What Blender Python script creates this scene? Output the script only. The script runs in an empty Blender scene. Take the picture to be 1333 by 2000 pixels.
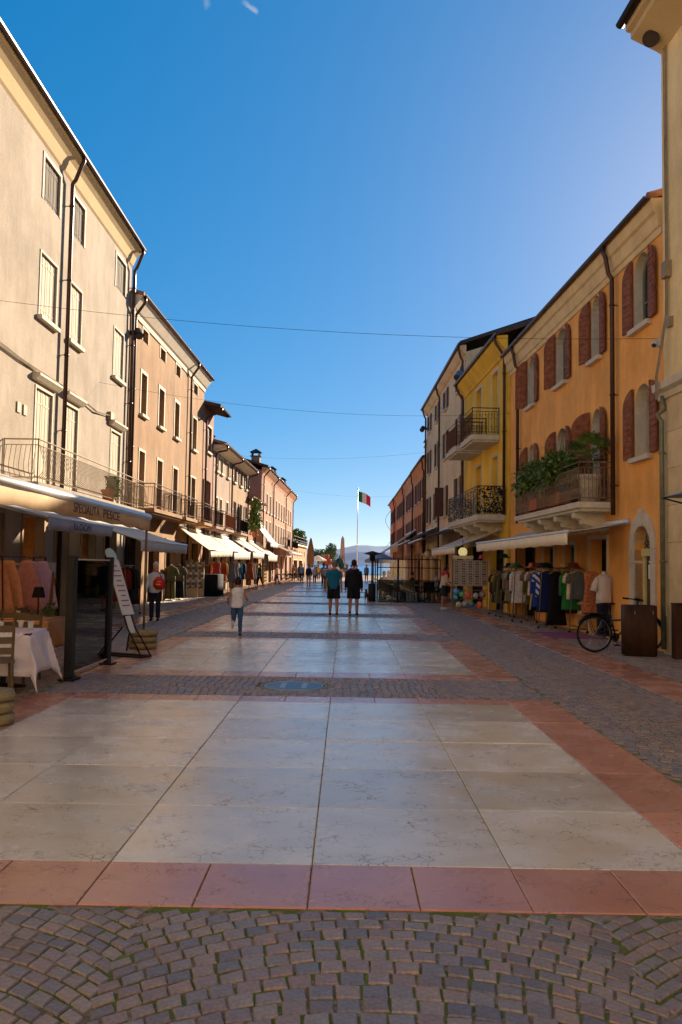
import bpy, bmesh, math, random
from math import sin, cos, pi, radians, sqrt, atan2, floor, hypot
from mathutils import Vector, Matrix
random.seed(7)
SC = bpy.context.scene
COL = SC.collection

# ------------------------------------------------------------------ camera
cam = bpy.data.objects.new('camera', bpy.data.cameras.new('camera'))
COL.objects.link(cam)
cam.location = (0, 0, 1.6)
cam.matrix_world = (Matrix.Translation((0, 0, 1.6)) @ Matrix.Rotation(radians(.3491), 4, 'Z')
                    @ Matrix.Rotation(radians(90 + 3.6364), 4, 'X') @ Matrix.Rotation(radians(.8594), 4, 'Z'))
cam.data.sensor_fit = 'VERTICAL'
cam.data.sensor_height = 36
cam.data.lens = 1650 / 2000 * 36
cam.data.clip_start = .05
cam.data.clip_end = 20000
SC.camera = cam

# ------------------------------------------------------------------ sky, sun, exposure
SUN_EL, SUN_AZ = radians(20.8), radians(30)          # azimuth clockwise from +Y (down the street)
world = bpy.data.worlds.new('World')
SC.world = world
world.use_nodes = True
nt = world.node_tree
nt.nodes.clear()
wout = nt.nodes.new('ShaderNodeOutputWorld')
wbg = nt.nodes.new('ShaderNodeBackground')
sky = nt.nodes.new('ShaderNodeTexSky')
sky.sky_type = 'NISHITA'
sky.sun_disc = False
sky.sun_elevation = SUN_EL
sky.sun_rotation = SUN_AZ
sky.altitude = 60
sky.air_density = .6
sky.dust_density = .17
sky.ozone_density = 3.0
hs = nt.nodes.new('ShaderNodeHueSaturation')
hs.inputs['Saturation'].default_value = 2.12
hs.inputs['Hue'].default_value = .5
sg = nt.nodes.new('ShaderNodeGamma')                  # the camera's soft tone curve, over the whole sky alike
sg.inputs[1].default_value = .45
nt.links.new(sky.outputs[0], sg.inputs[0])
nt.links.new(sg.outputs[0], hs.inputs['Color'])
# two small wisps of cloud high in the sky
wtc = nt.nodes.new('ShaderNodeTexCoord')
last = hs.outputs[0]
for dv, ax, ln_, wd_, am in (((-0.1046, 0.8204, 0.5622), (0.873, 0.036, -0.487), .016, .0042, .55), ((-0.1476, 0.8138, 0.5620), (0, .4, .9), .007, .006, .25)):
    wn = nt.nodes.new('ShaderNodeTexNoise'); wn.inputs['Scale'].default_value = 90; wn.inputs['Detail'].default_value = 5
    nt.links.new(wtc.outputs['Generated'], wn.inputs['Vector'])
    wd = nt.nodes.new('ShaderNodeVectorMath'); wd.operation = 'MULTIPLY_ADD'
    nt.links.new(wn.outputs['Color'], wd.inputs[0]); wd.inputs[1].default_value = (.008, .008, .008); nt.links.new(wtc.outputs['Generated'], wd.inputs[2])
    sb = nt.nodes.new('ShaderNodeVectorMath'); sb.operation = 'SUBTRACT'; nt.links.new(wd.outputs[0], sb.inputs[0]); sb.inputs[1].default_value = tuple(c + .004 for c in dv)
    dt = nt.nodes.new('ShaderNodeVectorMath'); dt.operation = 'DOT_PRODUCT'; nt.links.new(sb.outputs[0], dt.inputs[0]); dt.inputs[1].default_value = ax
    al = nt.nodes.new('ShaderNodeVectorMath'); al.operation = 'SCALE'; al.inputs[0].default_value = ax; nt.links.new(dt.outputs['Value'], al.inputs['Scale'])
    pr = nt.nodes.new('ShaderNodeVectorMath'); pr.operation = 'SUBTRACT'; nt.links.new(sb.outputs[0], pr.inputs[0]); nt.links.new(al.outputs[0], pr.inputs[1])
    le = nt.nodes.new('ShaderNodeVectorMath'); le.operation = 'LENGTH'; nt.links.new(pr.outputs[0], le.inputs[0])
    m1 = nt.nodes.new('ShaderNodeMapRange'); m1.interpolation_type = 'SMOOTHSTEP'; m1.inputs['From Min'].default_value = wd_; m1.inputs['From Max'].default_value = 0; nt.links.new(le.outputs['Value'], m1.inputs['Value'])
    ab = nt.nodes.new('ShaderNodeMath'); ab.operation = 'ABSOLUTE'; nt.links.new(dt.outputs['Value'], ab.inputs[0])
    m2 = nt.nodes.new('ShaderNodeMapRange'); m2.interpolation_type = 'SMOOTHSTEP'; m2.inputs['From Min'].default_value = ln_; m2.inputs['From Max'].default_value = ln_ * .4; nt.links.new(ab.outputs[0], m2.inputs['Value'])
    mu_ = nt.nodes.new('ShaderNodeMath'); mu_.operation = 'MULTIPLY'; nt.links.new(m1.outputs[0], mu_.inputs[0]); nt.links.new(m2.outputs[0], mu_.inputs[1])
    ms = nt.nodes.new('ShaderNodeMath'); ms.operation = 'MULTIPLY'; nt.links.new(mu_.outputs[0], ms.inputs[0]); ms.inputs[1].default_value = am
    mc = nt.nodes.new('ShaderNodeMix'); mc.data_type = 'RGBA'; nt.links.new(ms.outputs[0], mc.inputs[0]); nt.links.new(last, mc.inputs[6]); mc.inputs[7].default_value = (1.6, 1.7, 1.9, 1)
    last = mc.outputs[2]
nt.links.new(last, wbg.inputs[0])
wbg.inputs[1].default_value = .078
nt.links.new(wbg.outputs[0], wout.inputs[0])

sun = bpy.data.objects.new('sun', bpy.data.lights.new('sun', 'SUN'))
COL.objects.link(sun)
sun.data.energy = 3.0
sun.data.angle = radians(.53)
sun.data.color = (1, .83, .62)
sun.rotation_euler = Vector((sin(SUN_AZ) * cos(SUN_EL), cos(SUN_AZ) * cos(SUN_EL), sin(SUN_EL))).to_track_quat('Z', 'Y').to_euler()
vs = SC.view_settings
vs.view_transform = 'Standard'
vs.look = 'None'
vs.gamma = 1
vs.use_curve_mapping = False
vs.exposure = 2.2

# ------------------------------------------------------------------ helpers
def lin(r, g, b):
    f = lambda v: (v / 255 / 12.92) if v <= 10 else ((v / 255 + .055) / 1.055) ** 2.4
    return (f(r), f(g), f(b))

MATS = {}
def mat(name, col, rough=.7, var=.18, scale=3.0, bump=.0, bscale=30, metal=0, col2=None, stretch=(1, 1, 1), rnd=0.0, spec=.5, detail=4, trans=0, emit=None):
    """procedural material: base colour broken up by two noises, optional per-object tint, optional relief"""
    if name in MATS:
        return MATS[name]
    m = bpy.data.materials.new(name)
    m.use_nodes = True
    N, L = m.node_tree.nodes, m.node_tree.links
    b = N['Principled BSDF']
    b.inputs['Roughness'].default_value = rough
    b.inputs['Metallic'].default_value = metal
    b.inputs['Specular IOR Level'].default_value = spec if rough < .5 else min(spec, .2)
    tc = N.new('ShaderNodeTexCoord')
    mp = N.new('ShaderNodeMapping')
    mp.inputs['Scale'].default_value = stretch
    L.new(tc.outputs['Object'], mp.inputs[0])
    n = N.new('ShaderNodeTexNoise')
    n.inputs['Scale'].default_value = scale
    n.inputs['Detail'].default_value = detail
    n.inputs['Roughness'].default_value = .65
    L.new(mp.outputs[0], n.inputs['Vector'])
    r = N.new('ShaderNodeValToRGB')
    c2 = col2 or tuple(min(1, c * (1 + var)) for c in col)
    r.color_ramp.elements[0].position = .32
    r.color_ramp.elements[1].position = .68
    r.color_ramp.elements[0].color = tuple(c * (1 - var) for c in col) + (1,)
    r.color_ramp.elements[1].color = tuple(c2) + (1,)
    L.new(n.outputs[0], r.inputs[0])
    last = r.outputs[0]
    if rnd:
        oi = N.new('ShaderNodeObjectInfo')
        mr = N.new('ShaderNodeMapRange')
        mr.inputs['To Min'].default_value = 1 - rnd
        mr.inputs['To Max'].default_value = 1 + rnd
        L.new(oi.outputs['Random'], mr.inputs['Value'])
        h = N.new('ShaderNodeHueSaturation')
        L.new(mr.outputs[0], h.inputs['Value'])
        L.new(last, h.inputs['Color'])
        last = h.outputs[0]
    L.new(last, b.inputs['Base Color'])
    if bump:
        n2 = N.new('ShaderNodeTexNoise')
        n2.inputs['Scale'].default_value = bscale
        n2.inputs['Detail'].default_value = 5
        L.new(mp.outputs[0], n2.inputs['Vector'])
        bp = N.new('ShaderNodeBump')
        bp.inputs['Strength'].default_value = bump
        bp.inputs['Distance'].default_value = .02
        L.new(n2.outputs[0], bp.inputs['Height'])
        L.new(bp.outputs[0], b.inputs['Normal'])
    if trans:
        b.inputs['Transmission Weight'].default_value = trans
    if emit:
        b.inputs['Emission Color'].default_value = tuple(emit[:3]) + (1,)
        b.inputs['Emission Strength'].default_value = emit[3]
    MATS[name] = m
    return m

def fabric(name, col, var=.12, rough=.85):
    return mat('cloth ' + name, col, rough, var, 14, .25, 120)

class MB:
    """collects shapes, then links them as one mesh object; s mirrors the second axis"""
    def __init__(self, s=1):
        self.v, self.f, self.s = [], [], s
    def P(self, x, y, z):
        self.v.append((x, self.s * y, z))
        return len(self.v) - 1
    def face(self, *pts):
        self.f.append([self.P(*p) for p in pts])
    def box(self, x0, x1, y0, y1, z0, z1):
        i = [self.P(x, y, z) for z in (z0, z1) for y in (y0, y1) for x in (x0, x1)]
        for q in ((0, 1, 3, 2), (4, 6, 7, 5), (0, 4, 5, 1), (2, 3, 7, 6), (0, 2, 6, 4), (1, 5, 7, 3)):
            self.f.append([i[k] for k in q])
        return self
    def obox(self, c, size, rot=None):
        """oriented box"""
        c = Vector(c)
        R = rot or Matrix.Identity(3)
        i = []
        for z in (-.5, .5):
            for y in (-.5, .5):
                for x in (-.5, .5):
                    i.append(self.P(*(c + R @ Vector((x * size[0], y * size[1], z * size[2])))))
        for q in ((0, 1, 3, 2), (4, 6, 7, 5), (0, 4, 5, 1), (2, 3, 7, 6), (0, 2, 6, 4), (1, 5, 7, 3)):
            self.f.append([i[k] for k in q])
        return self
    def rings(self, rings, cap=True):
        """joins closed rings of equal length"""
        idx = [[self.P(*p) for p in r] for r in rings]
        n = len(idx[0])
        for a, b in zip(idx, idx[1:]):
            for k in range(n):
                self.f.append([a[k], a[(k + 1) % n], b[(k + 1) % n], b[k]])
        if cap:
            self.f.append(idx[0][::-1])
            self.f.append(idx[-1])
        return self
    def tube(self, pts, r, n=6, cap=True):
        pts = [Vector(p) for p in pts]
        rr = r if isinstance(r, (list, tuple)) else [r] * len(pts)
        rings = []
        up0 = None
        for i, p in enumerate(pts):
            d = (pts[min(i + 1, len(pts) - 1)] - pts[max(i - 1, 0)])
            if d.length < 1e-9:
                d = Vector((0, 0, 1))
            d.normalize()
            u = up0 if up0 is not None else (Vector((0, 0, 1)) if abs(d.z) < .9 else Vector((0, 1, 0)))
            a = u - d * u.dot(d)
            if a.length < 1e-4:
                a = Vector((1, 0, 0)) - d * d.x
            a.normalize()
            up0 = a
            b = d.cross(a)
            q = rr[i]
            qa, qb = q if isinstance(q, tuple) else (q, q)
            rings.append([p + a * (qa * cos(2 * pi * k / n)) + b * (qb * sin(2 * pi * k / n)) for k in range(n)])
        return self.rings(rings, cap)
    def bars(self, segs, r, n=4):
        for a, b in segs:
            self.tube([a, b], r, n)
        return self
    def lathe(self, prof, c=(0, 0, 0), n=16, sx=1, sy=1, cap=True):
        """profile of (radius, z) about a vertical axis"""
        return self.rings([[(c[0] + sx * max(r, 1e-4) * cos(2 * pi * k / n), c[1] + sy * max(r, 1e-4) * sin(2 * pi * k / n), c[2] + z) for k in range(n)] for r, z in prof], cap)
    def ball(self, c, r, n=10, m=7):
        rx, ry, rz = r if isinstance(r, tuple) else (r, r, r)
        return self.rings([[(c[0] + rx * sin(pi * j / m) * cos(2 * pi * k / n), c[1] + ry * sin(pi * j / m) * sin(2 * pi * k / n), c[2] - rz * cos(pi * j / m)) for k in range(n)] for j in [.12] + list(range(1, m)) + [m - .12]])
    def extrude(self, prof, x0, x1, close=True):
        """profile of (y, z) run along x"""
        return self.rings([[(x, y, z) for y, z in prof] for x in (x0, x1)], close)
    def prism(self, poly, z0, z1):
        return self.rings([[(x, y, z) for x, y in poly] for z in (z0, z1)])
    def mesh(self, name):
        me = bpy.data.meshes.new(name)
        me.from_pydata(self.v, [], self.f)
        me.validate()
        bm = bmesh.new()
        bm.from_mesh(me)
        bmesh.ops.recalc_face_normals(bm, faces=bm.faces)
        bm.to_mesh(me)
        bm.free()
        return me
    def build(self, name, m=None, parent=None, smooth=False, bevel=0):
        me = self.mesh(name)
        if m:
            me.materials.append(m)
        if smooth:
            me.shade_smooth()
        return put(name, me, parent, bevel)

def put(name, me, parent=None, bevel=0):
    o = bpy.data.objects.new(name, me)
    COL.objects.link(o)
    if parent:
        o.parent = parent
    if bevel:
        b = o.modifiers.new('bevel', 'BEVEL')
        b.width = bevel
        b.segments = 2
        b.limit_method = 'ANGLE'
    return o

def tag(o, label=None, cat=None, group=None, kind=None):
    for k, v in (('label', label), ('category', cat), ('group', group), ('kind', kind)):
        if v:
            o[k] = v
    return o

def empty(name, loc=(0, 0, 0), rz=0, label=None, cat=None, group=None, kind=None):
    o = bpy.data.objects.new(name, None)
    COL.objects.link(o)
    o.location = loc
    o.rotation_euler = (0, 0, rz)
    o.empty_display_size = .2
    return tag(o, label, cat, group, kind)

def dup(o, loc=None, rz=None, label=None, scale=None):
    """copy of a thing with its parts and sub-parts"""
    def cp(s, par):
        c = s.copy()
        COL.objects.link(c)
        c.parent = par
        for ch in s.children:
            cp(ch, c)
        return c
    c = cp(o, None)
    if loc is not None:
        c.location = loc
    if rz is not None:
        c.rotation_euler = (0, 0, rz)
    if scale is not None:
        c.scale = scale if isinstance(scale, tuple) else (scale,) * 3
    if label:
        c['label'] = label
    return c

def nodemat(name):
    m = bpy.data.materials.new(name)
    m.use_nodes = True
    MATS[name] = m
    return m, m.node_tree.nodes, m.node_tree.links, m.node_tree.nodes['Principled BSDF']

def U(a, b):
    return random.uniform(a, b)

# ------------------------------------------------------------------ paving
def stone_mat(name, base, base2, vein, rough=.3, vscale=9.0, rnd=.09, vamt=.75):
    """polished nodular limestone: cloudy ground, thin broken veins, wear in the gloss"""
    m, N, L, b = nodemat(name)
    tc = N.new('ShaderNodeTexCoord')
    oi = N.new('ShaderNodeObjectInfo')
    add = N.new('ShaderNodeVectorMath')
    sc = N.new('ShaderNodeVectorMath')
    sc.operation = 'SCALE'
    cmb = N.new('ShaderNodeCombineXYZ')
    L.new(oi.outputs['Random'], cmb.inputs[0])
    L.new(oi.outputs['Random'], cmb.inputs[1])
    L.new(cmb.outputs[0], sc.inputs[0])
    sc.inputs['Scale'].default_value = 60
    L.new(tc.outputs['Object'], add.inputs[0])
    L.new(sc.outputs[0], add.inputs[1])
    V = add.outputs[0]
    n1 = N.new('ShaderNodeTexNoise')
    n1.inputs['Scale'].default_value = 2.2
    n1.inputs['Detail'].default_value = 6
    L.new(V, n1.inputs['Vector'])
    r1 = N.new('ShaderNodeValToRGB')
    r1.color_ramp.elements[0].position = .35
    r1.color_ramp.elements[1].position = .66
    r1.color_ramp.elements[0].color = base + (1,)
    r1.color_ramp.elements[1].color = base2 + (1,)
    L.new(n1.outputs[0], r1.inputs[0])
    # veins: edges of a noise-warped cell pattern, broken by a mask
    nw = N.new('ShaderNodeTexNoise')
    nw.inputs['Scale'].default_value = 7
    nw.inputs['Detail'].default_value = 5
    L.new(V, nw.inputs['Vector'])
    wsc = N.new('ShaderNodeVectorMath')
    wsc.operation = 'MULTIPLY_ADD'
    L.new(nw.outputs['Color'], wsc.inputs[0])
    wsc.inputs[1].default_value = (.2, .2, .2)
    L.new(V, wsc.inputs[2])
    vo = N.new('ShaderNodeTexVoronoi')
    vo.feature = 'DISTANCE_TO_EDGE'
    vo.inputs['Scale'].default_value = vscale
    L.new(wsc.outputs[0], vo.inputs['Vector'])
    vr = N.new('ShaderNodeMapRange')
    vr.inputs['From Max'].default_value = .06
    vr.inputs['To Min'].default_value = 1
    vr.inputs['To Max'].default_value = 0
    L.new(vo.outputs['Distance'], vr.inputs['Value'])
    nm = N.new('ShaderNodeTexNoise')
    nm.inputs['Scale'].default_value = 3.5
    nm.inputs['Detail'].default_value = 7
    nm.inputs['Roughness'].default_value = .75
    L.new(V, nm.inputs['Vector'])
    mm = N.new('ShaderNodeMapRange')
    mm.inputs['From Min'].default_value = .5
    mm.inputs['From Max'].default_value = .62
    L.new(nm.outputs[0], mm.inputs['Value'])
    mu = N.new('ShaderNodeMath')
    mu.operation = 'MULTIPLY'
    L.new(vr.outputs[0], mu.inputs[0])
    L.new(mm.outputs[0], mu.inputs[1])
    mu2 = N.new('ShaderNodeMath')
    mu2.operation = 'MULTIPLY'
    L.new(mu.outputs[0], mu2.inputs[0])
    mu2.inputs[1].default_value = vamt
    mx = N.new('ShaderNodeMix')
    mx.data_type = 'RGBA'
    L.new(mu2.outputs[0], mx.inputs[0])
    L.new(r1.outputs[0], mx.inputs[6])
    mx.inputs[7].default_value = vein + (1,)
    hv = N.new('ShaderNodeHueSaturation')
    mr = N.new('ShaderNodeMapRange')
    mr.inputs['To Min'].default_value = 1 - rnd
    mr.inputs['To Max'].default_value = 1 + rnd
    L.new(oi.outputs['Random'], mr.inputs['Value'])
    L.new(mr.outputs[0], hv.inputs['Value'])
    L.new(mx.outputs[2], hv.inputs['Color'])
    # foot-worn grime in large patches
    ng = N.new('ShaderNodeTexNoise')
    ng.inputs['Scale'].default_value = .7
    ng.inputs['Detail'].default_value = 7
    L.new(V, ng.inputs['Vector'])
    gr = N.new('ShaderNodeMapRange')
    gr.inputs['From Min'].default_value = .35
    gr.inputs['From Max'].default_value = .7
    gr.inputs['To Min'].default_value = .86
    gr.inputs['To Max'].default_value = 1.06
    L.new(ng.outputs[0], gr.inputs['Value'])
    h2 = N.new('ShaderNodeHueSaturation')
    L.new(gr.outputs[0], h2.inputs['Value'])
    L.new(hv.outputs[0], h2.inputs['Color'])
    L.new(h2.outputs[0], b.inputs['Base Color'])
    # old chewing gum and drip spots
    vg = N.new('ShaderNodeTexVoronoi'); vg.inputs['Scale'].default_value = 5.5
    L.new(V, vg.inputs['Vector'])
    vm = N.new('ShaderNodeMapRange'); vm.inputs['From Min'].default_value = .035; vm.inputs['From Max'].default_value = .075; vm.inputs['To Min'].default_value = .62; vm.inputs['To Max'].default_value = 1
    L.new(vg.outputs['Distance'], vm.inputs['Value'])
    h3 = N.new('ShaderNodeHueSaturation'); L.new(vm.outputs[0], h3.inputs['Value']); L.new(h2.outputs[0], h3.inputs['Color'])
    L.new(h3.outputs[0], b.inputs['Base Color'])
    rr = N.new('ShaderNodeMapRange')
    rr.inputs['From Min'].default_value = .3
    rr.inputs['From Max'].default_value = .7
    rr.inputs['To Min'].default_value = rough - .05
    rr.inputs['To Max'].default_value = rough + .1
    L.new(n1.outputs[0], rr.inputs['Value'])
    L.new(rr.outputs[0], b.inputs['Roughness'])
    bp = N.new('ShaderNodeBump')
    bp.inputs['Strength'].default_value = .22
    bp.inputs['Distance'].default_value = .01
    ad = N.new('ShaderNodeMath')
    ad.operation = 'SUBTRACT'
    L.new(nw.outputs[0], ad.inputs[0])
    L.new(mu.outputs[0], ad.inputs[1])
    L.new(ad.outputs[0], bp.inputs['Height'])
    L.new(bp.outputs[0], b.inputs['Normal'])
    return m

SLAB_W = stone_mat('pale limestone', lin(230, 208, 174), lin(242, 224, 196), lin(104, 80, 60), .22, 13, .17, .85)
SLAB_R = stone_mat('red marble', lin(208, 138, 106), lin(222, 156, 124), lin(120, 66, 48), .24, 15, .13, .7)

def sett_mat(name, src):
    m, N, L, b = nodemat(name)
    if src == 'object':
        s = N.new('ShaderNodeObjectInfo').outputs['Random']
    else:
        at = N.new('ShaderNodeAttribute')
        at.attribute_name = 'tint'
        s = at.outputs['Fac']
    r = N.new('ShaderNodeValToRGB')
    r.color_ramp.interpolation = 'LINEAR'
    cs = [lin(126, 112, 106), lin(160, 130, 112), lin(142, 128, 120), lin(166, 138, 118), lin(152, 138, 126), lin(120, 110, 108)]
    e = r.color_ramp.elements
    e[0].color = cs[0] + (1,)
    e[1].color = cs[-1] + (1,)
    for i in range(1, 5):
        q = e.new(i / 5)
        q.color = cs[i] + (1,)
    L.new(s, r.inputs[0])
    tc = N.new('ShaderNodeTexCoord')
    n = N.new('ShaderNodeTexNoise')
    n.inputs['Scale'].default_value = 55
    n.inputs['Detail'].default_value = 6
    L.new(tc.outputs['Object'], n.inputs['Vector'])
    mr = N.new('ShaderNodeMapRange')
    mr.inputs['From Min'].default_value = .3
    mr.inputs['From Max'].default_value = .7
    mr.inputs['To Min'].default_value = .72
    mr.inputs['To Max'].default_value = 1.2
    L.new(n.outputs[0], mr.inputs['Value'])
    h = N.new('ShaderNodeHueSaturation')
    L.new(r.outputs[0], h.inputs['Color'])
    L.new(mr.outputs[0], h.inputs['Value'])
    L.new(h.outputs[0], b.inputs['Base Color'])
    b.inputs['Roughness'].default_value = .52
    bp = N.new('ShaderNodeBump')
    bp.inputs['Strength'].default_value = .5
    bp.inputs['Distance'].default_value = .006
    n2 = N.new('ShaderNodeTexNoise')
    n2.inputs['Scale'].default_value = 24
    n2.inputs['Detail'].default_value = 8
    L.new(tc.outputs['Object'], n2.inputs['Vector'])
    L.new(n2.outputs[0], bp.inputs['Height'])
    L.new(bp.outputs[0], b.inputs['Normal'])
    return m

SETT_O, SETT_A = sett_mat('porphyry sett', 'object'), sett_mat('porphyry setts', 'attr')

# the bed under everything: sandy joints, with moss in the near ones
gm, N, L, b = nodemat('jointing sand')
tc = N.new('ShaderNodeTexCoord')
n = N.new('ShaderNodeTexNoise'); n.inputs['Scale'].default_value = 6; n.inputs['Detail'].default_value = 8
n2 = N.new('ShaderNodeTexNoise'); n2.inputs['Scale'].default_value = 90; n2.inputs['Detail'].default_value = 3
L.new(tc.outputs['Object'], n.inputs['Vector']); L.new(tc.outputs['Object'], n2.inputs['Vector'])
r = N.new('ShaderNodeValToRGB')
e = r.color_ramp.elements
e[0].position = .36; e[0].color = lin(120, 98, 72) + (1,)
e[1].position = .6; e[1].color = lin(104, 116, 36) + (1,)
q = e.new(.46); q.color = lin(158, 134, 104) + (1,)
q = e.new(.5); q.color = lin(96, 98, 44) + (1,)
L.new(n.outputs[0], r.inputs[0])
h = N.new('ShaderNodeHueSaturation')
mr = N.new('ShaderNodeMapRange'); mr.inputs['To Min'].default_value = .55; mr.inputs['To Max'].default_value = 1.5
L.new(n2.outputs[0], mr.inputs['Value']); L.new(mr.outputs[0], h.inputs['Value']); L.new(r.outputs[0], h.inputs['Color'])
L.new(h.outputs[0], b.inputs['Base Color']); b.inputs['Roughness'].default_value = .95
bp = N.new('ShaderNodeBump'); bp.inputs['Strength'].default_value = .8; bp.inputs['Distance'].default_value = .01
L.new(n2.outputs[0], bp.inputs['Height']); L.new(bp.outputs[0], b.inputs['Normal'])

g = MB(); g.face((-400, -60, -.0075), (400, -60, -.0075), (400, 152, -.0075), (-400, 152, -.0075))
tag(g.build('ground', gm), 'sandy bed that carries the paved street', kind='structure')

# far setts that no longer read singly
fm = mat('far setts', lin(164, 138, 110), .5, .15, 1.2, .5, 60)
def far_sheet(x0, x1, y0, y1):
    s = MB(); s.face((x0, y0, -.004), (x1, y0, -.004), (x1, y1, -.004), (x0, y1, -.004))
    tag(s.build('cobbled_pavement', fm), 'far cobbled part of the street', kind='structure')

# panels of slabs: 6.3 m wide, one every 8.1 m, framed in red marble
COLS = [-3.22, -2.28, -1.235, -.155, .905, 1.96]
PX0, PX1 = -3.76, 2.52
ROW = 1.075
def slab_box(mb, x0, x1, y0, y1, z):
    j, c, zb = .003, .004, -.05
    a, e_ = [(x0 + j, y0 + j), (x1 - j, y0 + j), (x1 - j, y1 - j), (x0 + j, y1 - j)], [(x0 + j + c, y0 + j + c), (x1 - j - c, y0 + j + c), (x1 - j - c, y1 - j - c), (x0 + j + c, y1 - j - c)]
    mb.rings([[(x, y, zb) for x, y in a], [(x, y, z - c) for x, y in a], [(x, y, z) for x, y in e_]])
def panel(y0, single):
    """returns (x0,x1,y0,y1,red) slabs of one panel"""
    out = []
    yi, yn = y0 + .575, y0 + .575 + 5 * ROW
    y1 = yn + .42
    xs = [PX0] + [c for i, c in enumerate(COLS)] + [PX1]
    near = []
    for a, c in zip(xs, xs[1:]):
        if c - a > .8:
            near += [(a, (a + c) / 2), ((a + c) / 2, c)]
        else:
            near.append((a, c))
    for a, c in near:
        out.append((a, c, y0, yi, 1))
        out.append((a, c, yn, y1, 1))
    for k in range(5):
        ya, yb = yi + k * ROW, yi + (k + 1) * ROW
        out.append((PX0, COLS[0], ya, yb, 1))
        out.append((COLS[-1], PX1, ya, yb, 1))
        for a, c in zip(COLS, COLS[1:]):
            out.append((a, c, ya, yb, 0))
    return out
PANEL_Y = [4.06, 12.22, 20.2, 28.4, 36.4, 44.2, 52.2, 60.3, 68.4, 76.5, 84.6, 92.7, 100.8, 108.9]
panel_ends = []
for k, y0 in enumerate(PANEL_Y):
    sl = panel(y0, k < 5)
    panel_ends.append(max(s[3] for s in sl))
    if k < 5:
        p = empty('paved_panel', (0, y0, 0), 0, 'panel of pale slabs framed in red marble', None, 'paved panels down the street', 'structure')
        for a, c, ya, yb, red in sl:
            mb = MB()
            cx, cy = (a + c) / 2, (ya + yb) / 2
            slab_box(mb, a - cx, c - cx, ya - cy, yb - cy, U(-.0015, .0015))
            o = mb.build('stone_slab', SLAB_R if red else SLAB_W, p)
            o.location = (cx, cy - y0, 0)
            o.rotation_euler = (U(-.0012, .0012), U(-.0012, .0012), 0)
    else:
        p = empty('paved_panel', (0, y0, 0), 0, 'far panel of pale slabs framed in red marble', None, 'paved panels down the street', 'structure')
        for red in (0, 1):
            mb = MB()
            for a, c, ya, yb, rd in sl:
                if rd == red:
                    slab_box(mb, a, c, ya - y0, yb - y0, 0)
            tag(mb.build('stone_slab', SLAB_R if red else SLAB_W, p), kind='stuff')

# red strips along both sides of the street
for side, xa, xb, lab in ((1, 4.09, 4.83, 'red marble strip in the cobbles along the right side'), (-1, -6.02, -5.3, 'red marble strip in the cobbles along the left side')):
    p = empty('marble_strip', (xa, 0, 0), 0, lab, None, None, 'structure')
    y, far = 3.0, MB()
    while y < 100:
        ln = U(.95, 1.15)
        if y < 48:
            mb = MB(); slab_box(mb, 0, xb - xa, 0, ln, U(-.001, .001))
            mb.build('stone_slab', SLAB_R, p).location = (0, y, 0)
        else:
            slab_box(far, 0, xb - xa, y, y + ln, 0)
        y += ln
    tag(far.build('stone_slab', SLAB_R, p), kind='stuff')

# porphyry setts laid in arcs
def setts(x0, x1, y0, y1, xa=.15, per=2.1, R=1.5, s=.1, edge=True):
    """quads (4 corners) of arc-laid setts clipped to a rectangle"""
    out, half = [], per / 2
    i0, i1 = floor((x0 - xa + half) / per), floor((x1 - xa + half) / per)
    th = math.asin(half / R)
    nst = max(3, round(2 * th * R / s))
    for i in range(i0, i1 + 1):
        cx = xa + i * per
        k0, k1 = int((y0 - R) / s) - 2, int((y1 - R * cos(th)) / s) + 3
        for k in range(k0, k1):
            yc = k * s + i * .031
            off = U(-.9, .9)
            for j in range(nst):
                t = -th + 2 * th * (j + .5 + off * .3) / nst
                x, y = cx + R * sin(t), yc + R * cos(t)
                if not (x0 + .02 < x < x1 - .02 and y0 + .02 < y < y1 - .02):
                    continue
                hw, hd = 2 * th * R / nst / 2 - .003, s * cos(t) / 2 - .003
                hd = max(hd, .026)
                c, sn = cos(-t), sin(-t)
                q = []
                for dx, dy in ((-1, -1), (1, -1), (1, 1), (-1, 1)):
                    u, v = dx * hw * U(.86, 1.06), dy * hd * U(.84, 1.06)
                    # shear keeps courses parallel to the street, as laid
                    px, py = x + u * c - v * sn * .55, y + u * sn + v * (c * .55 + .45)
                    q.append((min(max(px, x0 + .003), x1 - .003), min(max(py, y0 + .003), y1 - .003)))
                out.append(((x, y), q))
    return out
regions = [(-4.2, 4.06, 2.0, 4.03)]
for k in range(4):
    regions.append((PX0 - .0, PX1, panel_ends[k] + .01, PANEL_Y[k + 1] - .01))
regions += [(2.53, 4.08, 4.06, 37), (4.84, 6.4, 4.06, 37), (-5.29, -3.77, 4.06, 37), (-8, -6.03, 4.06, 40)]
allq = []
ROUND_C, ROUND_R = (-.66, 11.35), .44
for rg in regions:
    for c, q in setts(*rg):
        if hypot(c[0] - ROUND_C[0], c[1] - ROUND_C[1]) > ROUND_R + .04:
            allq.append((c, q))
seen = lambda c: abs(c[0] + .02) < .42 * c[1] + .05 and c[1] > 2.95
allq.sort(key=lambda t: (not seen(t[0]), t[0][1]))
pav = empty('cobbled_pavement', (0, 0, 0), 0, 'dark porphyry setts laid in arcs between the panels', None, None, 'structure')
def sett_rings(c, q, z, tilt):
    zz = [z + tilt[0] * (p[0] - c[0]) + tilt[1] * (p[1] - c[1]) for p in q]
    ins = [(c[0] + (p[0] - c[0]) * .9, c[1] + (p[1] - c[1]) * .9) for p in q]
    return [[(p[0], p[1], -.03) for p in q], [(p[0], p[1], h - .006) for p, h in zip(q, zz)], [(p[0], p[1], h) for p, h in zip(ins, zz)]]
stuff, tint = MB(), []
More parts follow.
